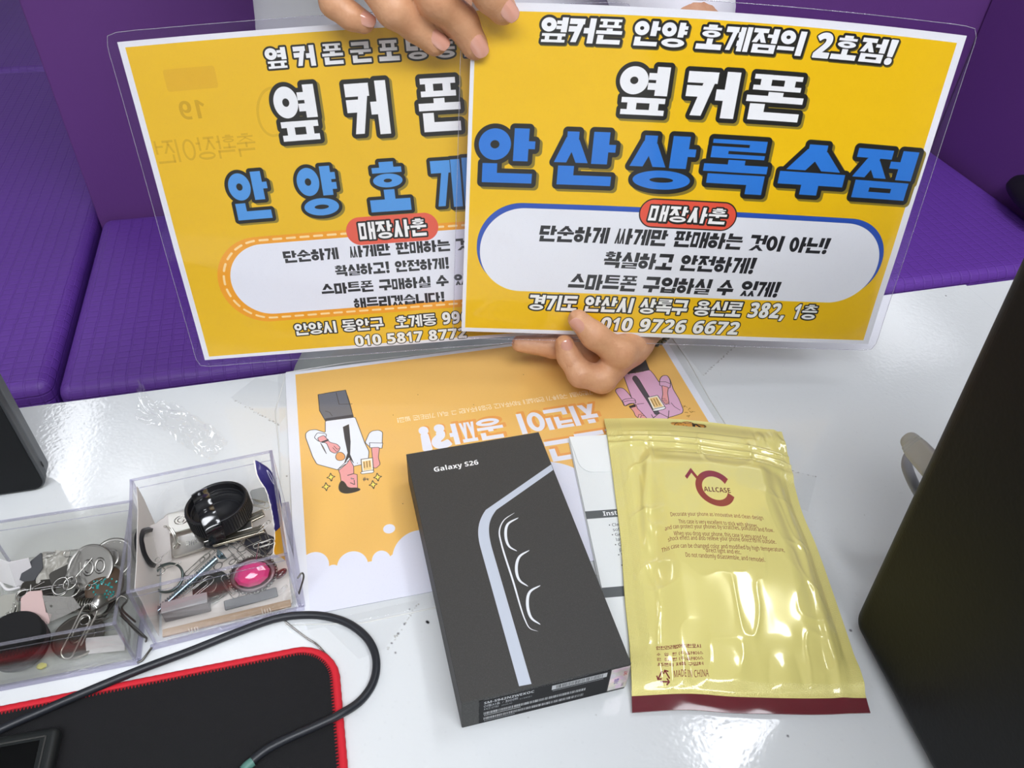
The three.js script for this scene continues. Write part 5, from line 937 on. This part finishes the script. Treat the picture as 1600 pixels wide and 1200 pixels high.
{
  const t = thing('wrapping_film', 'crumpled strip of clear plastic film lying across the desk behind the trays', 'plastic film');
  const c = new THREE.CatmullRomCurve3([[-0.1377,0.012,-0.4313], [-0.1358,0.006,-0.4196], [-0.1221,0.004,-0.4113], [-0.1058,0.004,-0.3934], [-0.0875,0.003,-0.3719]].map((p) => V(...p)));
  const m = part('film', sheet((u, v) => { const p = c.getPointAt(v), w = lerp(0.006, 0.022, smooth(0, 0.25, v)) * (1 - 0.2 * smooth(0.8, 1, v)); p.addScaledVector(V(0.62, 0, -0.78), (u - 0.5) * w); p.y += 0.004 * Math.abs(noise(u * 4 + v * 3, v * 9)) + 0.003 * Math.abs(noise(u * 8 - v * 6, v * 17)) - 0.0006 + 0.006 * (1 - smooth(0, 0.18, v)) * (1 - Math.abs(2 * u - 1)); p.y = Math.max(p.y, 0.0006); return p; }, 34, 90, 0), phys('#ffffff', 0.03, { transmission: 0.98, thickness: 0, ior: 1.6 }), t); m.castShadow = false;
  settle(t);
}

// ------------------------------------------------------------------ monitor at the left border
{
  const t = thing('monitor', 'thin dark monitor corner standing on the desk at the left border', 'monitor');
  const x1 = -0.1872, z0 = -0.3656, W = 0.36, H = 0.26, shape = (w, h, r) => rrShape(w, h, r);
  const ex = (w, h, r, d, b) => new THREE.ExtrudeGeometry(shape(w - 2 * b, h - 2 * b, r), { depth: d - 2 * b, bevelEnabled: true, bevelSize: b, bevelThickness: b, bevelSegments: 3, curveSegments: 12 }).translate(0, 0, b);
  part('front_bezel', ex(W, H, 0.008, 0.0055, 0.0008).translate(x1 - W / 2, H / 2 + 0.0012, z0 - 0.0055), std('#3a3d40', 0.45), t);
  part('back_cover', ex(W, H, 0.009, 0.0085, 0.0012).translate(x1 - W / 2, H / 2 + 0.0012, z0 - 0.0142), std('#5a5e62', 0.4), t);
  part('screen', new THREE.ExtrudeGeometry(shape(W - 0.003, H - 0.003, 0.0065), { depth: 0.0005, bevelEnabled: false, curveSegments: 12 }).translate(x1 - W / 2, H / 2 + 0.0012, z0 - 0.0001), phys('#07090c', 0.25, { specularIntensity: 0.4 }), t, 'black switched off screen');
  part('corner_notch', rbox(0.0003, 0.004, 0.0012, 0.0001, 1).translate(x1 + 0.0001, 0.016, z0 - 0.006), std('#17191b', 0.6), t);
  for (const q of [-0.03, -0.3]) part('foot', rbox(0.03, 0.0012, 0.008, 0.0004).translate(x1 + q, 0.0006, z0 - 0.008), blackRubber, t);
  settle(t);
}
// ------------------------------------------------------------------ computer case on the right
{
  const t = thing('computer_case', 'large matte black computer case with rounded edges at the right border', 'computer case');
  const W = 0.17, H = 0.36, D = 0.34, g = new RoundedBoxGeometry(W, H, D, 8, 0.011), p = g.attributes.position;
  for (let i = 0; i < p.count; i++) { const y = p.getY(i) + H / 2; p.setZ(i, p.getZ(i) - 0.085 * y); }
  g.computeVertexNormals();
  const fine = dataTex(256, (x, y) => tileNoise(x, y, 128) * 0.6 + tileNoise(x, y, 64) * 0.4, [8, 8]);
  part('shell', boxUV(mergeVertices(g)).translate(W / 2, H / 2 + 0.003, D / 2), phys('#08090a', 0.5, { specularIntensity: 0.45, bumpMap: fine, bumpScale: 0.00006 }), t);
  for (const [x, z] of [[0.03, 0.04], [0.14, 0.04], [0.03, 0.3], [0.14, 0.3]]) part('foot', new THREE.CylinderGeometry(0.01, 0.011, 0.0035, 20).translate(x, 0.00175, z), blackRubber, t);
  part('rear_port', rbox(0.02, 0.012, 0.004, 0.001).translate(0.022, 0.105, 0.0005 - 0.0085), std('#2a2a2c', 0.5), t);
  t.position.set(0.2405, 0, -0.1765); t.rotation.y = -0.087; t.rotation.y = -Math.atan2(0.0062, 0.072);
}
{ // plug in the rear of the case
  const t = thing('cable_plug', 'grey cable plug stuck into the rear of the black computer case', 'plug');
  const A = V(0.2651,0.0998,-0.19), B = V(0.2815,0.0822,-0.226), x = B.clone().sub(A).normalize(), L = A.distanceTo(B), z = V(-0.75, -0.5, 0.4), y0 = z.clone().addScaledVector(x, -z.dot(x)).normalize(), zz = x.clone().cross(y0).normalize();
  const grey = std('#a9a8a0', 0.5);
  const body = (a, b, w, h, r) => rbox(b - a, h, w, r, 3).translate((a + b) / 2, 0, 0);
  const gr = new THREE.Group(); gr.name = 'plug_parts';
  const at = new THREE.Matrix4().makeBasis(x, y0, zz).setPosition(A);
  const put = (n, g, m, l) => part(n, g.applyMatrix4(at), m, t, l);
  put('plug_body', body(-0.006, L * 0.52, 0.0195, 0.012, 0.0024), grey);
  for (const k of [0, 1]) put('grip_rib', body(L * (0.54 + k * 0.1), L * (0.61 + k * 0.1), 0.0176 - k * 0.0014, 0.0112 - k * 0.0006, 0.0018), grey);
  put('strain_relief', body(L * 0.72, L * 1.0, 0.0140, 0.0100, 0.0044), grey);
  put('cable_hole', new THREE.CylinderGeometry(0.0012, 0.0012, 0.0006, 12).translate(L * 0.8, 0.0050, -0.003), std('#4c4b47', 0.7)); 
  for (const k of [0, 1]) put('dimple', new THREE.CylinderGeometry(0.0005, 0.0005, 0.0005, 10).translate(L * 0.12, 0.0060, 0.001 + k * 0.0042), std('#4c4b47', 0.7));
  settle(t);
  const c = thing('plug_cable', 'grey cable bending down below the plug behind the computer case', 'cable');
  part('sheath', tube([[0.2949,0.0681,-0.232], [0.2929,0.0624,-0.232], [0.2872,0.0623,-0.226], [0.2865,0.0593,-0.219], [0.2934,0.0485,-0.213], [0.3118,0.0264,-0.21], [0.3403,-0.0029,-0.21]], 0.0029, 10, 8), std('#94959b', 0.5), c); settle(c);
}
// ------------------------------------------------------------------ mouse pad, the slab on it, the black cable
{
  const t = thing('mouse_pad', 'black cloth mouse pad with a stitched red border', 'mouse pad');
  const x1 = -0.0265, z0 = -0.2252, w = 0.36, d = 0.3, cx = x1 - w / 2, cz = z0 + d / 2, sh = rrShape(w, d, 0.021), tilt = 0;
  const cloth = dataTex(256, (x, y) => 0.5 + 0.5 * Math.sin(x * 256 * 0.8) * Math.sin(y * 256 * 0.8) * 0.6 + 0.3 * (tileNoise(x, y, 64) - 0.5), [40, 40]);
  part('cloth_surface', boxUV(slab(rrShape(w - 0.003, d - 0.003, 0.0195), 0.0026, 0.0003)).translate(cx, 0.0003, cz), std('#0b0b0e', 0.95, { bumpMap: cloth, bumpScale: 0.00015 }), t);
  // border: a flattened band swept along the outline
  const pts = sh.getSpacedPoints(900), pos = [], idx = [], K = 10, M = pts.length - 1, bw = 0.0021;
  for (let i = 0; i < M; i++) { const a = pts[i], b = pts[(i + 1) % M], l = Math.hypot(b.x - a.x, b.y - a.y) || 1, nx = (b.y - a.y) / l, ny = -(b.x - a.x) / l;
    for (let k = 0; k < K; k++) { const q = (k / K) * Math.PI * 2, r = bw + 0.0001 * Math.sin(i * 1.9), o = Math.cos(q) * r - bw * 0.85, h = 0.0017 + Math.sin(q) * 0.0017; pos.push(a.x + nx * o, h, -(a.y + ny * o)); } }
  for (let i = 0; i < M; i++) for (let k = 0; k < K; k++) { const a = i * K + k, b = i * K + ((k + 1) % K), c = ((i + 1) % M) * K + k, e = ((i + 1) % M) * K + ((k + 1) % K); idx.push(a, b, c, b, e, c); }
  const g = new THREE.BufferGeometry(); g.setAttribute('position', new THREE.Float32BufferAttribute(pos, 3)); g.setIndex(idx); g.computeVertexNormals(); g.translate(cx, 0.0001, cz);
  const redYarn = std('#c41326', 0.75, { bumpMap: cloth, bumpScale: 0.0002, side: THREE.DoubleSide });
  const border = part('stitched_border', g, redYarn, t, 'red thread border');
  const seg = new THREE.CapsuleGeometry(0.00034, 0.0022, 2, 5), all = [], sp = sh.getSpacedPoints(1600);
  for (let i = 0; i < 1600; i++) { const a = sp[i], b = sp[i + 1], l = Math.hypot(b.x - a.x, b.y - a.y) || 1, nx = (b.y - a.y) / l, ny = -(b.x - a.x) / l, o = -0.0030 - (i % 2) * 0.0004; all.push(bake(seg.clone(), [a.x + nx * o + cx, 0.0028, -(a.y + ny * o) + cz], [0, 0, Math.PI / 2]).applyMatrix4(new THREE.Matrix4())); const gg = all[all.length - 1]; const m = new THREE.Matrix4().makeTranslation(a.x + nx * o + cx, 0, -(a.y + ny * o) + cz).multiply(new THREE.Matrix4().makeRotationY(Math.atan2(ny, nx) + (i % 2 ? 0.35 : -0.35))).multiply(new THREE.Matrix4().makeTranslation(-(a.x + nx * o + cx), 0, (a.y + ny * o) - cz)); gg.applyMatrix4(m); }
  const st = part('stitches', merge(all), redYarn, border); st.userData.kind = 'stuff';
  t.rotation.y = 0; settle(t);
  const s = thing('phone', 'dark slab with a rounded corner lying on the mouse pad at the lower left', 'phone');
  const P = 0.0029, tx = -0.1524, tz = -0.2052;
  part('case', bake(rbox(0.16, 0.0075, 0.074, 0.0032, 5), [-0.08, 0.00375, 0.037]), std('#1c1f1f', 0.4), s); const sc = part('screen', bake(rbox(0.148, 0.0004, 0.062, 0.0002, 2), [-0.081, 0.0076, 0.0372]), phys('#050606', 0.15, {}), s); part('screen_frame', bake(merge([bake(rbox(0.152, 0.0005, 0.0008, 0.0002, 1), [0, 0, -0.0325]), bake(rbox(0.152, 0.0005, 0.0008, 0.0002, 1), [0, 0, 0.0325]), bake(rbox(0.0008, 0.0005, 0.065, 0.0002, 1), [0.0762, 0, 0])]), [-0.081, 0.0077, 0.0372]), std('#3a3a38', 0.4), sc);
  s.position.set(tx, P + 0.0005, tz); s.rotation.y = -0.03;
  const c = thing('black_cable', 'thin black cable looping over the desk and the mouse pad', 'cable');
  const y = 0.0023, Y = 0.0062;
  part('sheath', tube([[-0.1948,0.0062,-0.2048], [-0.1803,0.0062,-0.211], [-0.1622,0.0062,-0.2165], [-0.146,0.0062,-0.2212], [-0.1216,0.0035,-0.2295], [-0.098,0.0023,-0.2354], [-0.0762,0.0023,-0.2408], [-0.0567,0.0023,-0.2445], [-0.0436,0.0023,-0.2438], [-0.0305,0.0023,-0.2401], [-0.0185,0.0023,-0.2324], [-0.01,0.0023,-0.2207], [-0.0077,0.0023,-0.2092], [-0.0105,0.0023,-0.198], [-0.0176,0.003,-0.1895], [-0.0279,0.0058,-0.1834], [-0.0399,0.0062,-0.18], [-0.0532,0.0062,-0.1769], [-0.0627,0.0062,-0.1737], [-0.0706,0.0058,-0.1685], [-0.0798,0.0058,-0.1577]], 0.0021, 10, 8), std('#1d2026', 0.45), c);
  part('cable_tip', tube([[-0.0675,0.0062,-0.1702], [-0.07,0.0062,-0.1687], [-0.0717,0.0062,-0.1671]], 0.00225, 10, 4), std('#4f7a70', 0.5), c); settle(c);
}

// ------------------------------------------------------------------ the person behind the posters
// smooth union of tapered capsules, meshed by surface nets
const cap = (a, b, ra, rb, k = 0.006, flat) => ({ a, b, ra, rb, k, flat });
function fieldOf(prims) {
  return (x, y, z) => {
    let d = 1e3;
    for (const { a, b, ra, rb, k, flat } of prims) {
      let px = x - a[0], py = y - a[1], pz = z - a[2];
      const bx = b[0] - a[0], by = b[1] - a[1], bz = b[2] - a[2], l2 = bx * bx + by * by + bz * bz;
      const t = l2 ? clamp((px * bx + py * by + pz * bz) / l2, 0, 1) : 0;
      px -= bx * t; py -= by * t; pz -= bz * t;
      if (flat) { const q = px * flat[0] + py * flat[1] + pz * flat[2], s = flat[3] - 1; px += flat[0] * q * s; py += flat[1] * q * s; pz += flat[2] * q * s; }
      const e = Math.sqrt(px * px + py * py + pz * pz) - lerp(ra, rb, t);
      if (d > 900) { d = e; continue; }
      const h = Math.max(k - Math.abs(d - e), 0) / k; d = Math.min(d, e) - h * h * k * 0.25;
    }
    return d;
  };
}
function surfaceNets(f, lo, hi, cell) {
  const n = [0, 1, 2].map((i) => Math.ceil((hi[i] - lo[i]) / cell) + 1), [nx, ny, nz] = n, v = new Float32Array(nx * ny * nz), id = (i, j, k) => (k * ny + j) * nx + i;
  for (let k = 0; k < nz; k++) for (let j = 0; j < ny; j++) for (let i = 0; i < nx; i++) v[id(i, j, k)] = f(lo[0] + i * cell, lo[1] + j * cell, lo[2] + k * cell);
  const vert = new Int32Array(nx * ny * nz).fill(-1), pos = [], idx = [];
  const C = [[0, 0, 0], [1, 0, 0], [0, 1, 0], [1, 1, 0], [0, 0, 1], [1, 0, 1], [0, 1, 1], [1, 1, 1]], E = [[0, 1], [2, 3], [4, 5], [6, 7], [0, 2], [1, 3], [4, 6], [5, 7], [0, 4], [1, 5], [2, 6], [3, 7]];
  for (let k = 0; k < nz - 1; k++) for (let j = 0; j < ny - 1; j++) for (let i = 0; i < nx - 1; i++) {
    const q = C.map(([a, b, c]) => v[id(i + a, j + b, k + c)]); let m = 0; for (const s of q) if (s < 0) m++;
    if (m === 0 || m === 8) continue;
    let X = 0, Y = 0, Z = 0, w = 0;
    for (const [a, b] of E) if (q[a] < 0 !== q[b] < 0) { const t = q[a] / (q[a] - q[b]); X += lerp(C[a][0], C[b][0], t); Y += lerp(C[a][1], C[b][1], t); Z += lerp(C[a][2], C[b][2], t); w++; }
    vert[id(i, j, k)] = pos.length / 3; pos.push(lo[0] + (i + X / w) * cell, lo[1] + (j + Y / w) * cell, lo[2] + (k + Z / w) * cell);
  }
  const quad = (a, b, c, d, flip) => (flip ? idx.push(a, c, b, b, c, d) : idx.push(a, b, c, b, d, c));
  for (let k = 1; k < nz - 1; k++) for (let j = 1; j < ny - 1; j++) for (let i = 1; i < nx - 1; i++) {
    const s = v[id(i, j, k)] < 0;
    if (s !== v[id(i + 1, j, k)] < 0) quad(vert[id(i, j - 1, k - 1)], vert[id(i, j, k - 1)], vert[id(i, j - 1, k)], vert[id(i, j, k)], !s);
    if (s !== v[id(i, j + 1, k)] < 0) quad(vert[id(i - 1, j, k - 1)], vert[id(i, j, k - 1)], vert[id(i - 1, j, k)], vert[id(i, j, k)], s);
    if (s !== v[id(i, j, k + 1)] < 0) quad(vert[id(i - 1, j - 1, k)], vert[id(i, j - 1, k)], vert[id(i - 1, j, k)], vert[id(i, j, k)], !s);
  }
  const g = new THREE.BufferGeometry(); g.setAttribute('position', new THREE.Float32BufferAttribute(pos, 3)); g.setIndex(idx); g.computeVertexNormals(); return g;
}
function mesh(prims, cell, extra) {
  const lo = [1e3, 1e3, 1e3], hi = [-1e3, -1e3, -1e3];
  for (const p of prims) for (const e of [p.a, p.b]) for (let i = 0; i < 3; i++) { const r = Math.max(p.ra, p.rb) + 2.5 * cell + p.k * 0.3; lo[i] = Math.min(lo[i], e[i] - r); hi[i] = Math.max(hi[i], e[i] + r); }
  const f = fieldOf(prims);
  return surfaceNets(extra ? (x, y, z) => extra(f(x, y, z), x, y, z) : f, lo, hi, cell);
}
const chain = (pts, rs, k) => pts.slice(1).map((p, i) => cap(pts[i], p, rs[i], rs[i + 1], k));
// the upper hand: fingers hang over the top edge of the posters, thumb behind
const UP = { little: [[0.014, 0.2655, -0.487], [0.0185, 0.2398, -0.4650], [0.0265, 0.2338, -0.4612], [0.0330, 0.2308, -0.4606]], ring: [[0.019, 0.279, -0.478], [0.0488, 0.2400, -0.4500], [0.0612, 0.2298, -0.4530], [0.0708, 0.2210, -0.4520]], middle: [[0.041, 0.289, -0.472], [0.0722, 0.2446, -0.4460], [0.0858, 0.2318, -0.4495], [0.0929, 0.2195, -0.4478]], index: [[0.064, 0.296, -0.460], [0.0900, 0.2605, -0.4370], [0.1000, 0.2480, -0.4395], [0.1066, 0.2405, -0.4392]] };
const wristU = [0.012, 0.330, -0.515], elbowU = [0.055, 0.19, -0.86], shoulderU = [0.015, 0.275, -1.03];
const upper = [
  cap([0.030, 0.288, -0.476], [0.006, 0.325, -0.505], 0.0155, 0.0195, 0.012), cap([0.017, 0.272, -0.486], [0.004, 0.318, -0.506], 0.0125, 0.017, 0.012), cap([0.056, 0.296, -0.465], [0.016, 0.328, -0.505], 0.0145, 0.0185, 0.012), cap([0.042, 0.290, -0.473], [0.008, 0.326, -0.506], 0.0155, 0.019, 0.012),
  ...chain(UP.little, [0.0084, 0.0078, 0.0071, 0.0062], 0.003), ...chain(UP.ring, [0.0104, 0.0096, 0.0087, 0.0075], 0.003), ...chain(UP.middle, [0.0108, 0.0101, 0.0092, 0.0079], 0.003), ...chain(UP.index, [0.0106, 0.0099, 0.009, 0.0078], 0.003),
  ...chain([[0.02, 0.31, -0.51], [0.058, 0.285, -0.502], [0.082, 0.255, -0.486], [0.094, 0.229, -0.477]], [0.015, 0.0115, 0.010, 0.0085], 0.008),
  cap(wristU, [0.022, 0.305, -0.585], 0.021, 0.0235, 0.012),
];
// the lower hand: thumb before the front poster, the other fingers below and behind it
const LOW = { thumb: [[0.198, 0.0285, -0.398], [0.1795, 0.0345, -0.3790], [0.1612, 0.0495, -0.3835], [0.1506, 0.0600, -0.3900]], index: [[0.1905, 0.0240, -0.392], [0.1665, 0.0188, -0.3735], [0.1515, 0.0235, -0.3760], [0.1455, 0.0320, -0.3862], [0.1432, 0.0392, -0.3905]], middle: [[0.198, 0.020, -0.402], [0.166, 0.0195, -0.403], [0.1400, 0.0260, -0.4060], [0.1180, 0.0270, -0.4120]], ring: [[0.203, 0.018, -0.414], [0.170, 0.0165, -0.4155], [0.146, 0.021, -0.420], [0.128, 0.023, -0.425]], little: [[0.208, 0.019, -0.426], [0.182, 0.0165, -0.431], [0.164, 0.02, -0.436], [0.152, 0.021, -0.44]] };
const wristL = [0.2150, 0.0360, -0.4200], elbowL = [0.395, 0.06, -0.735], shoulderL = [0.375, 0.275, -1.03];
const lower = [
  cap([0.192, 0.0245, -0.395], wristL, 0.0135, 0.0165, 0.010), cap([0.1985, 0.020, -0.405], [0.2155, 0.034, -0.421], 0.0125, 0.0160, 0.01), cap([0.205, 0.0205, -0.422], [0.2165, 0.034, -0.427], 0.011, 0.015, 0.01),
  cap([0.1925, 0.0265, -0.3945], [0.1850, 0.0300, -0.3865], 0.0125, 0.0105, 0.006),
  ...chain(LOW.thumb, [0.0138, 0.0104, 0.0086, 0.0069], 0.005), ...chain(LOW.index, [0.0112, 0.0098, 0.0088, 0.0078, 0.0068], 0.0035), ...chain(LOW.middle, [0.0105, 0.0092, 0.0082, 0.0062], 0.0035), ...chain(LOW.ring, [0.0098, 0.0085, 0.0076, 0.0064], 0.0035), ...chain(LOW.little, [0.009, 0.0076, 0.0068, 0.0058], 0.0035),
  cap(wristL, [0.262, 0.050, -0.50], 0.0168, 0.0240, 0.012),
];
const crease = (pts) => (d, x, y, z) => { let e = d + 0.00012 * noise(x * 150, y * 150, z * 150); for (const [a, b, c, r, m] of pts) { const q = Math.hypot(x - a, y - b, z - c); if (q < r) e += 0.25 * m * Math.sin((q / r) * Math.PI * 5) * (1 - q / r); } return e; };
const creaseU = crease([...['ring', 'middle', 'index'].flatMap((k) => [[...UP[k][1], 0.016, 0.00028], [...UP[k][2], 0.011, 0.0002]])]);
const creaseL = crease([[...LOW.thumb[2], 0.013, 0.00025], [...LOW.index[2], 0.013, 0.00022], [...LOW.index[3], 0.01, 0.00018]]);
{
  const t = thing('person', 'seated person in white shirt and light grey trousers holding up two yellow posters', 'person');
  const skinMap = dataTex(256, (x, y) => { const n = tileNoise(x, y, 9) * 0.5 + tileNoise(x, y, 23, 3) * 0.3 + tileNoise(x, y, 70, 8) * 0.2; return [0.82 + 0.08 * (n - 0.5), 0.61 + 0.1 * (n - 0.5), 0.46 + 0.1 * (n - 0.5)]; }, [14, 14], true);
  const skin = phys('#ffffff', 0.48, { map: skinMap, bumpMap: dataTex(512, (x, y) => 0.45 * tileNoise(x, y, 60) + 0.35 * tileNoise(x, y, 120, 4) + 0.2 * Math.abs(tileNoise(x, y, 24, 7) - 0.5) * 2, [16, 16]), bumpScale: 0.00013, sheen: 0.25, sheenRoughness: 0.5, sheenColor: new THREE.Color('#e8a890') });
  const core = mesh([
    cap([0.195, -0.15, -1.06], [0.195, 0.22, -1.07], 0.12, 0.13, 0.06), cap(shoulderU, shoulderL, 0.05, 0.05, 0.05), cap([0.195, 0.25, -1.06], [0.195, 0.38, -1.04], 0.06, 0.052, 0.04),
    cap([0.195, 0.485, -1.035], [0.195, 0.53, -1.05], 0.082, 0.084, 0.03), cap([0.195, 0.43, -1.0], [0.195, 0.45, -0.995], 0.045, 0.055, 0.03), cap([0.195, 0.475, -0.945], [0.195, 0.5, -0.955], 0.012, 0.008, 0.012), cap([0.195, 0.435, -0.958], [0.2, 0.435, -0.958], 0.012, 0.012, 0.012), cap([0.108, 0.485, -1.04], [0.108, 0.51, -1.045], 0.016, 0.018, 0.01), cap([0.282, 0.485, -1.04], [0.282, 0.51, -1.045], 0.016, 0.018, 0.01),
    cap(shoulderU, elbowU, 0.046, 0.037, 0.03), cap(elbowU, [0.022, 0.305, -0.585], 0.037, 0.024, 0.02), cap(shoulderL, elbowL, 0.046, 0.037, 0.03), cap(elbowL, [0.262, 0.050, -0.50], 0.037, 0.0245, 0.02),
    cap([0.13, -0.2, -1.02], [0.015, -0.205, -0.62], 0.07, 0.055, 0.05), cap([0.26, -0.2, -1.02], [0.18, -0.205, -0.62], 0.07, 0.055, 0.05), cap([0.015, -0.205, -0.62], [0.02, -0.66, -0.60], 0.05, 0.035, 0.04), cap([0.18, -0.205, -0.62], [0.2, -0.66, -0.60], 0.05, 0.035, 0.04),
  ], 0.012, (d, x, y, z) => { for (const s of [-1, 1]) { const q = Math.hypot(x - 0.195 - s * 0.033, (y - 0.5) * 1.4, z + 0.948); d = Math.max(d, 0.016 - q); } return d; });
  const uvOf = (g) => boxUV(g);
  part('body', mergeGeometries([uvOf(core), uvOf(mesh(upper, 0.0018, creaseU)), uvOf(mesh(lower, 0.0019, creaseL))].map((g) => { g.deleteAttribute('normal'); g.computeVertexNormals(); return g; })), skin, t);
  smoothNormals(t.children[0].geometry);
  // nails
  const nailMat = phys('#d79e8a', 0.14, { clearcoat: 0.9, clearcoatRoughness: 0.08 });
  const nail = (a, b, n, r, w, l, back = 0) => {
    const A = V(...a), B = V(...b), y = V(...n), x = B.clone().sub(A).normalize(); y.addScaledVector(x, -y.dot(x)).normalize(); const z = x.clone().cross(y), g = new THREE.SphereGeometry(1, 18, 12), p = g.attributes.position;
    for (let i = 0; i < p.count; i++) { const X = p.getX(i), Z = p.getZ(i), R = Math.hypot(X, Z), q = R < 1e-5 ? 1 : Math.pow(Math.max(Math.abs(X), Math.abs(Z)) / R, -0.45); p.setXYZ(i, X * q * l, p.getY(i) * 0.00055 - (Z * q) ** 2 * w * 0.42 - Math.max(0, X) ** 2 * 0.0004, Z * q * w); }
    g.computeVertexNormals(); g.applyMatrix4(new THREE.Matrix4().makeBasis(x, y, z).setPosition(B.clone().addScaledVector(x, 0.0012 + back).addScaledVector(y, r * 1.03)));
    part('fingernail', g, nailMat, t);
  };
  const nU = [-0.05, 0.42, 0.9];
  nail(UP.little[2], UP.little[3], [0.15, 0.6, 0.8], 0.0064, 0.0041, 0.0055, -0.001); nail(UP.ring[2], UP.ring[3], [0.3, 0.5, 0.82], 0.0077, 0.0048, 0.0062, -0.0012); nail(UP.middle[2], UP.middle[3], [0.1, 0.4, 0.9], 0.0081, 0.0051, 0.0064, -0.0014); nail(UP.index[2], UP.index[3], [0.05, 0.5, 0.86], 0.008, 0.0051, 0.0064, -0.0008);
  nail(LOW.thumb[2], LOW.thumb[3], [-0.3, -0.1, 0.9], 0.0071, 0.0045, 0.0058, -0.0022); nail(LOW.index[3], LOW.index[4], [0.12, 0.15, 0.98], 0.0068, 0.0043, 0.0058, -0.0026);
  const wrap = (a, b, at, r, rr, mat, name, label) => { const A = V(...a), B = V(...b), d = B.clone().sub(A).normalize(), g = new THREE.TorusGeometry(r, rr, 10, 40); g.applyQuaternion(new THREE.Quaternion().setFromUnitVectors(V(0, 0, 1), d)); const c = A.lerp(B, at); g.translate(c.x, c.y, c.z); part(name, g, mat, t, label); };
  wrap(LOW.middle[0], LOW.middle[1], 0.82, 0.0096, 0.0009, std('#d9b45a', 0.2, { metalness: 1 }), 'finger_ring', 'thin gold ring');
  { const A = V(...wristL), d = V(0.262, 0.050, -0.50).sub(A).normalize(), q = new THREE.Quaternion().setFromUnitVectors(V(0, 0, 1), d), beads = [], c = A.clone().lerp(V(0.1985, 0.022, -0.403), 0.45);
    for (let k = 0; k < 36; k++) { const a = (k / 36) * Math.PI * 2; const p = V(Math.cos(a) * 0.0218, Math.sin(a) * 0.0218, 0).applyQuaternion(q).add(c); beads.push(bake(new THREE.SphereGeometry(0.0022, 10, 8), p.toArray())); }
    const br = part('bracelet', merge(beads), phys('#2a2b29', 0.2, { clearcoat: 1 }), t, 'dark beaded bracelet'); 
    part('bracelet_chain', new THREE.TorusGeometry(0.0224, 0.0008, 8, 40).applyQuaternion(q).translate(c.x + d.x * 0.004, c.y + d.y * 0.004, c.z + d.z * 0.004), std('#b8b2a2', 0.25, { metalness: 1 }), br); }
  // clothes
  const fold = (amp, f) => (d, x, y, z) => d + amp * (noise(x * f, y * f * 0.6, z * f) + 0.5 * noise(x * f * 2.3, y * f * 1.4, z * f * 2.3));
  const shirt = mesh([
    cap([0.195, -0.11, -1.055], [0.195, 0.2, -1.07], 0.150, 0.150, 0.07), cap([0.06, -0.15, -1.05], [0.045, 0.2, -1.06], 0.112, 0.107, 0.06), cap([0.31, -0.15, -1.05], [0.33, 0.2, -1.06], 0.112, 0.107, 0.06), cap(shoulderU, shoulderL, 0.066, 0.066, 0.06), cap([0.195, 0.25, -1.06], [0.195, 0.325, -1.05], 0.085, 0.07, 0.04),
    cap(shoulderU, [0.048, 0.21, -0.905], 0.070, 0.064, 0.04), cap(shoulderL, [0.391, 0.11, -0.83], 0.072, 0.066, 0.04),
  ], 0.012, fold(0.006, 14));
  part('shirt', boxUV(shirt), std('#f1f2f4', 0.85), t); 
  { const g = t.children.at(-1).geometry; smoothNormals(g); }
  const trousers = mesh([
    cap([0.195, -0.15, -1.06], [0.195, -0.13, -1.06], 0.13, 0.13, 0.06), cap([0.12, -0.208, -1.03], [0.015, -0.205, -0.62], 0.086, 0.08, 0.05), cap([0.27, -0.208, -1.03], [0.18, -0.205, -0.62], 0.086, 0.075, 0.05), cap([0.015, -0.205, -0.62], [0.02, -0.64, -0.60], 0.07, 0.055, 0.04), cap([0.18, -0.205, -0.62], [0.2, -0.64, -0.60], 0.07, 0.055, 0.04),
  ], 0.012, fold(0.007, 17));
  part('trousers', boxUV(trousers), std('#b4bab7', 0.85), t); { smoothNormals(t.children.at(-1).geometry); }
  const hair = mesh([cap([0.195, 0.52, -1.07], [0.195, 0.545, -1.06], 0.096, 0.088, 0.04), cap([0.195, 0.44, -1.09], [0.195, 0.5, -1.085], 0.075, 0.085, 0.04)], 0.012, (d, x, y, z) => Math.max(d + 0.002 * noise(x * 90, y * 12, z * 90), z + 0.985 - (y > 0.545 ? 0.035 : 0)));
  part('hair', hair, std('#1c1715', 0.5), t);
  for (const x of [0.02, 0.2]) part('shoe', mesh([cap([x, -0.705, -0.61], [x, -0.712, -0.46], 0.042, 0.032, 0.03), cap([x, -0.66, -0.61], [x, -0.69, -0.58], 0.045, 0.04, 0.03)], 0.012, (d, x2, y) => Math.max(d, -0.739 - y)), std('#cfcfcc', 0.6), t);
}
function smoothNormals(g) {
  const w = new THREE.BufferGeometry(); w.setAttribute('position', g.attributes.position.clone()); const mv = mergeVertices(w, 1e-6); mv.computeVertexNormals();
  const key = (a, i) => [a.getX(i), a.getY(i), a.getZ(i)].map((q) => Math.round(q * 2e6)).join(), M = new Map(); for (let i = 0; i < mv.attributes.position.count; i++) M.set(key(mv.attributes.position, i), i);
  const nn = g.attributes.normal; for (let i = 0; i < nn.count; i++) { const j = M.get(key(g.attributes.position, i)); if (j !== undefined) nn.setXYZ(i, mv.attributes.normal.getX(j), mv.attributes.normal.getY(j), mv.attributes.normal.getZ(j)); }
}
renderer.render(scene, camera);
